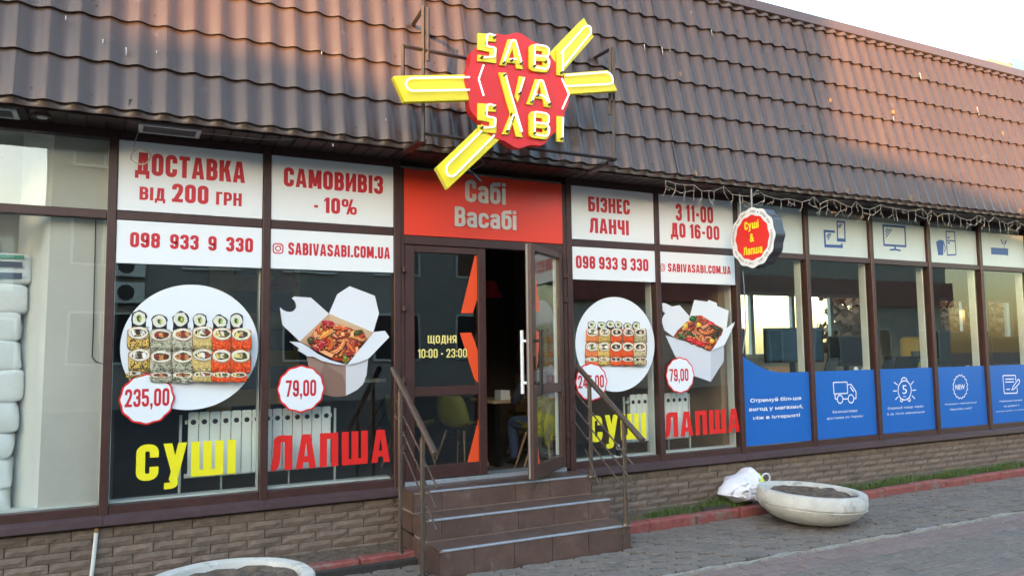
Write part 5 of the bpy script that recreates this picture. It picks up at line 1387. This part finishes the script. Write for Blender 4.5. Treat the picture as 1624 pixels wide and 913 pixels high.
zs = [(.52,.70,-.62,'bottom wrapped white pack of the stack in the left window'),(.70,.90,-.60,'second wrapped pack from the bottom of the left stack'),(.90,1.08,-.60,'third wrapped pack from the bottom of the left stack'),(1.08,1.30,-.575,'pinkish wrapped pack in the lower middle of the left stack'),(1.30,1.52,-.555,'widest wrapped white pack of the left stack, sticking out furthest'),(1.52,1.73,-.575,'wrapped white pack just above the widest one'),(1.73,1.93,-.585,'wrapped white pack two above the widest one'),(1.93,2.13,-.545,'plain wrapped pack directly under the printed one')]
for z0, z1, x1, lab in zs: pack(lab, x1-.035, .46, z0-.008, z1+.008)
pack('printed pack with green and dark bands on top of the left stack', -.555, .46, 2.132, 2.36, printed=True)
q = MB(); q.tube([PY(152, 345, .06), PY(150, 430, .06), PY(148, 520, .06), PY(146, 566, .06), PY(152, 573, .055), PY(163, 577, .05)], .004, 6)
tag(q.build('hanging_wire', M_black, smooth=True), 'thin dark wire hanging down the beige pier in the left window', 'cable')

# ================================================================ the store behind the blue stickers
t = thing('display_bench', 'long display bench behind the blue window stickers', 'bench', (9, .6, .3))
box('bench_top', 6.05, 13.3, .24, 1.1, 1.20, 1.235, M_pvc, t)
for x in (6.2, 8.5, 10.8, 13.0): box('bench_leg', x, x+.05, .3, 1.05, .3, 1.199, M_pvc, t)
BZ = 1.236
scr_mat = mat('screen_dark', (.010,.011,.015), .2, spec=.12); scr_img = mat('screen_picture', (.012,.03,.05), .12, col2=(.04,.07,.09), noise=.5, nscale=3.0, spec=.12, emit=(.02,.06,.10), estr=.02)
def monitor(label, x0, x1, y, z0, z1, rot=0, lit=False):
    xc = (x0+x1)/2; t = thing('monitor', label, 'monitor', (xc, y, BZ), 'screens displayed in the store window'); t.rotation_euler = (0, 0, R_(rot)); O = (xc, y, BZ); w2 = (x1-x0)/2
    b = lambda nm, a0, a1, c0, c1, d0, d1, mt, bv=0: MB().box(a0, a1, c0, c1, d0-BZ, d1-BZ).build(nm, mt, t, bevel=bv, org=(0,0,0))
    b('bezel', -w2, w2, 0, .045, z0, z1, M_black, .006); b('screen', -w2+.018, w2-.018, -.003, -.0005, z0+.03, z1-.018, scr_img if lit else scr_mat)
    b('neck', -.03, .03, .046, .075, BZ+.012, z0+.15, M_black); b('foot', -w2*.45, w2*.45, -.06, .12, BZ, BZ+.011, M_black)
monitor('large lit monitor with a landscape picture nearest the curved blue sticker', 6.98, 7.80, .62, 1.42, 1.845, -12, True)
monitor('narrow lit monitor edge at the left end of the display bench', 6.48, 6.72, .80, 1.36, 1.84, -30, True)
monitor('dark monitor behind the pane above the delivery van sticker', 7.98, 8.62, .58, 1.36, 1.74, -6)
monitor('wide dark television behind the two panes above the badge sticker', 9.72, 11.05, .50, 1.31, 1.80, -4)
monitor('small dark monitor at the far right end of the store window', 11.15, 11.7, .45, 1.31, 1.72, -8)
def laptop(label, x, y, w_, rot):
    t = thing('laptop', label, 'laptop', (x, y, BZ), 'laptops on the display bench'); t.rotation_euler = (0, 0, R_(rot)); O = (0, 0, 0)
    MB().box(-w_/2, w_/2, -.12, .12, 0, .018).build('keyboard_base', M_black, t, bevel=.004, org=O)
    k = MB()
    for i in range(10):
        for j in range(4): k.box(-w_*.44+i*w_*.089, -w_*.44+i*w_*.089+w_*.07, -.08+j*.045, -.045+j*.045, .0185, .022)
    tag(k.build('keys', mat('grey_keys', (.05,.05,.055), .5), t, org=O), kind='stuff')
    q = MB(); q.add([(-w_/2,.12,.01),(w_/2,.12,.01),(w_/2,.20,.24),(-w_/2,.20,.24),(-w_/2,.132,.006),(w_/2,.132,.006),(w_/2,.212,.236),(-w_/2,.212,.236)], [(0,1,2,3),(7,6,5,4),(0,4,5,1),(3,2,6,7),(0,3,7,4),(1,5,6,2)])
    q.build('lid', M_black, t, org=O)
laptop('open black laptop left of the shopping bag in the store window', 9.02, .45, .36, 170)
laptop('open black laptop turned to the street beside the shopping bag', 8.72, .52, .40, 195)
laptop('open black laptop in front of the large lit monitor', 7.45, .36, .34, 200)
for i, (x, y, w_, h_, lab) in enumerate(((7.28,.30,.05,.10,'narrow white price card in front of the large lit monitor'),(8.12,.30,.06,.12,'tilted white price card left of the wide one'),(8.33,.31,.19,.10,'wide white price card above the delivery van sticker'),(9.58,.28,.05,.10,'white triangular price card beside the white frame'),(10.35,.30,.08,.09,'white price card in front of the wide television'))):
    q = MB(); q.add([(x-w_/2,y,BZ),(x+w_/2,y,BZ),(x+w_/2,y+.05,BZ+h_),(x-w_/2,y+.05,BZ+h_),(x-w_/2,y+.10,BZ),(x+w_/2,y+.10,BZ)], [(0,1,2,3),(3,2,5,4),(0,3,4),(1,5,2)])
    tag(q.build('price_card', M_white), lab, 'price card', 'price cards in the store window')
t = thing('box', 'brown cardboard box at the left end of the display bench', 'cardboard box', (6.78, .38, BZ)); MB().box(6.62, 6.95, .30, .5, BZ, BZ+.15).build('carton', mat('cardboard', (.30,.17,.09), .8, noise=.1, nscale=9), t, bevel=.004); MB().box(6.62, 6.95, .385, .415, BZ+.1505, BZ+.152).build('tape', M_wire, t)
p = PY(1457, 576, .34); t = thing('paper_bag', 'dark display card with a four-coloured shopping bag emblem in the store window', 'display card', (p.x, p.y, BZ))
MB().box(p.x-.10, p.x+.10, p.y, p.y+.03, BZ, BZ+.30).build('card', M_black, t)
for dx, dz, cc_ in ((-.028,.125,(.75,.25,.03)),(.028,.13,(.20,.42,.05)),(-.03,.065,(.70,.06,.16)),(.028,.07,(.03,.25,.55))):
    MB().box(p.x+dx-.026, p.x+dx+.026, p.y-.004, p.y-.0005, BZ+dz-.03, BZ+dz+.03).build('emblem', mat('emblem_%d' % int(cc_[0]*100), cc_, .5), t)
MB().tube([(p.x+.030*math.cos(a), p.y-.003, BZ+.16+.035*math.sin(a)) for a in (.4*k for k in range(9))], .005, 6).build('emblem_handle', mat('emblem_3', (.03,.25,.55), .5), t)
# tiled column and pipe at the left end of the store
t = thing('tiled_column', 'narrow column of pale square tiles at the left end of the store', 'column', (6.2, .9, .3))
core = box('column_core', 6.25, 6.50, 1.20, 1.5, .3, CZ, mat('grey_joint', (.30,.30,.28), .8), t)
for k in range(16): box('tile', 6.26, 6.49, 1.19, 1.199, .32+k*.185, .485+k*.185, mat('cream_tile', (.60,.57,.45), .4), core)
q = MB(); q.tube([PY(1178, 430, .2), PY(1181, 470, .2), PY(1183, 520, .2), PY(1178, 560, .2)], .007, 8); tag(q.build('white_cable', M_pvc, smooth=True), 'white cable hanging behind the glass under the round sign', 'cable')
t = thing('yellow_chair', 'yellow armchair behind the glass at the right edge', 'chair', (11.6, 1.6, .3))
yc = mat('yellow_fabric', (.45,.30,.05), .8)
MB().box(11.3,11.9,1.4,1.95,.75,.95).build('seat', yc, t, bevel=.04); MB().box(11.3,11.9,1.951,2.08,.75,1.75).build('backrest', yc, t, bevel=.05); MB().tube([(11.6,1.7,.3),(11.6,1.7,.75)], .04, 10).build('pedestal', M_alu, t)
# ceiling spots of the store
for i, (x, y) in enumerate(((7.6,.55),(10.3,.55))):
    p = PY((1322,1544)[i], (354,374)[i], .25)
    t = thing('spot_lamp', ('small lit warm spot lamp behind the tablet pane', 'small lit warm spot lamp behind the kettle pane')[i], 'spot lamp', (p.x, p.y, p.z), 'warm spot lamps in the store')
    MB().lathe([(0,-.012),(.02,-.012),(.024,0)], (p.x, p.y, p.z), 14).build('bulb', mat('warm_bulb', (1,.8,.5), .5, emit=(1,.55,.2), estr=2.5), t); MB().tube([(p.x, p.y, p.z), (p.x, p.y, CZ)], .018, 10).build('stem', M_pvc, t)

# ================================================================ behind the store, and across the street
def tree(name, label, x, y, h, r, col, seed, n=3600, group=None, dense=.5):
    rnd = random.Random(seed); t = thing(name, label, 'tree', (x, y, 0), group)
    tk = MB(); tk.tube([(x, y, -.05), (x+.1, y, h*.3), (x-.05, y+.1, h*.6)], [.16, .12, .06], 10)
    for k in range(7):
        a = rnd.uniform(0, 6.28); z0 = h*rnd.uniform(.25, .55); tk.tube([(x, y, z0), (x+r*.5*math.cos(a), y+r*.5*math.sin(a), z0+h*.2), (x+r*.85*math.cos(a), y+r*.85*math.sin(a), z0+h*.33)], [.06, .04, .015], 6)
    tk.build('trunk', mat('bark', (.09,.065,.045), .9, noise=.4, nscale=15), t, smooth=True)
    cl = [(rnd.gauss(0, r*.45), rnd.gauss(0, r*.45), h*rnd.uniform(.35, .95), r*rnd.uniform(.25, .45)) for _ in range(16)]
    q = MB()
    for _ in range(n):
        cx, cy, cz, cr = rnd.choice(cl); d = Vector((rnd.gauss(0,1), rnd.gauss(0,1), rnd.gauss(0,1))); d.normalize(); c = Vector((x+cx, y+cy, cz))+d*cr*rnd.uniform(.5, 1)
        a = Vector((rnd.gauss(0,1), rnd.gauss(0,1), rnd.gauss(0,1))).normalized(); b = a.cross(d).normalized()*.09; a = a*.13
        q.add([c-a, c-b, c+a, c+b], [(0,1,2,3)])
    q.build('crown', mat(name+'_leaf', col, .7, noise=.4, nscale=3), t, recalc=False)
for i, (x, y, h, r) in enumerate(((18.9, 8.5, 5.0, 1.7), (21.2, 9.0, 5.4, 1.9), (24.2, 9.8, 5.0, 1.9))):
    tree('autumn_tree', ('brown-leaved autumn tree seen through the rear window, leftmost', 'brown-leaved autumn tree seen through the rear window, middle', 'brown-leaved autumn tree seen through the rear window, rightmost')[i], x, y, h, r, (.16,.085,.04), 5+i, group='autumn trees behind the store')
t = thing('background_building', 'tall distant building with yellowish siding and a blue corner panel beyond the roof', 'building', (27, 9, 0))
box('building_body', 24.85, 34, 8.2, 14, 0, 10.80, mat('yellow_siding', (.40,.30,.17), .7, noise=.1, nscale=5), t)
for k in range(9): box('siding_panel', 24.9+k*.12, 25.01+k*.12, 8.17, 8.199, .5, 10.79, MATS['yellow_siding'], t)
box('blue_panel', 26.02, 34, 8.13, 8.168, .5, 11.0, mat('cyan_panel', (.10,.38,.55), .4), t)
box('roof_edge', 25.9, 34.1, 8.169, 14.1, 10.801, 10.83, M_cap, t)

def street_house(name, label, x0, x1, y, poly_top, wmat, floors, nwin, wz, depth=7, fascia=None, acs=()):
    t = thing(name, label, 'building', ((x0+x1)/2, y, 0), 'buildings across the street')
    poly = [(x0, -.05), (x1, -.05)]+poly_top[::-1]
    MB().prism(poly, y-depth, y).build('wall', wmat, t)
    gl = MATS.get('opposite_glass') or mat('opposite_glass', (.03,.035,.04), .1)
    tmpl = None
    for fl in range(floors):
        for k in range(nwin):
            xc = x0+(x1-x0)*(k+.5)/nwin; z0 = wz+fl*3.0; w_ = min(.8, (x1-x0)/nwin*.34)
            if tmpl is None:
                f = MB().box(-w_-.07, w_+.07, .001, .09, -.07, -.001).box(-w_-.07, w_+.07, .001, .07, 1.501, 1.57).box(-w_-.07, -w_-.001, .001, .07, 0, 1.5).box(w_+.001, w_+.07, .001, .07, 0, 1.5).box(-.03, .03, .001, .06, 0, 1.5)
                fo = f.build('window', M_pvc, t, org=(0,0,0)); fo.location = (xc-(x0+x1)/2, 0, z0); po = MB().box(-w_, w_, .002, .03, 0, 1.5).build('pane', gl, fo, org=(0,0,0)); tmpl = (fo, po)
            else:
                fo = tmpl[0].copy(); COL.objects.link(fo); fo.location = (xc-(x0+x1)/2, 0, z0); po = tmpl[1].copy(); COL.objects.link(po); po.parent = fo
    if fascia: box('fascia_band', x0, x1, y+.001, y+.35, fascia[0], fascia[1], fascia[2], t)
    for (x, z) in acs:
        a = box('air_conditioner', x-.42, x+.42, y+.05, y+.38, z, z+.62, M_pvc, t, bevel=.01)
        MB().tube([(x-.1, y+.381, z+.31), (x-.1, y+.39, z+.31)], .24, 20).build('fan_grille', M_black, a)
    return t
YO = -20  # rooflines and gaps of the unseen row are fitted to the roof's sunlit patches
oc = lambda n, c: mat(n, c, .85, noise=.12, nscale=.8)
street_house('street_building', 'tall grey block across the street, furthest left in reflections', -48, -24.75, YO, [(-48,17),(-24.75,17)], oc('block_grey', (.30,.28,.26)), 5, 8, 1.6)
street_house('street_building', 'low annex across the street between the two tall blocks', -24.74, -15.61, YO, [(-24.74,6.85),(-17.1,6.85),(-17.0,6.45),(-15.61,6.45)], oc('annex_beige', (.30,.26,.22)), 1, 3, 1.6)
street_house('street_building', 'narrow tall brown block across the street, unseen and sized for its shadow on the roof', -15.6, -13.58, YO, [(-15.6,14),(-13.58,14)], oc('block_brown', (.28,.21,.18)), 4, 1, 1.6, depth=2.5)  # unseen tower, width and depth shaped to shade the roof between sunlit patches
street_house('street_building', 'low sloping brown building across the street with air conditioners', -13.57, -2.0, YO, [(-13.57,6.95),(-11.24,6.9),(-9.5,6.55),(-8.2,6.2),(-2.0,5.9)], oc('shop_brown', (.20,.135,.12)), 1, 4, 1.2, acs=((-9.2,3.4),(-4.2,3.5),(-3.1,3.5),(-3.1,4.4)))
street_house('street_building', 'three-storey grey building across the street opposite the steps', -1.99, 13.5, YO, [(-1.99,10.5),(13.5,10.5)], oc('wide_grey', (.30,.28,.26)), 3, 5, 1.4, acs=((.3,3.2),(.3,4.0)))
street_house('street_building', 'low building across the street with a dark red band', 13.51, 40, YO, [(13.51,7.4),(40,7.4)], oc('red_band_house', (.36,.34,.31)), 1, 7, .9, fascia=(3.6, 4.9, mat('dark_red_band', (.20,.03,.03), .6)))
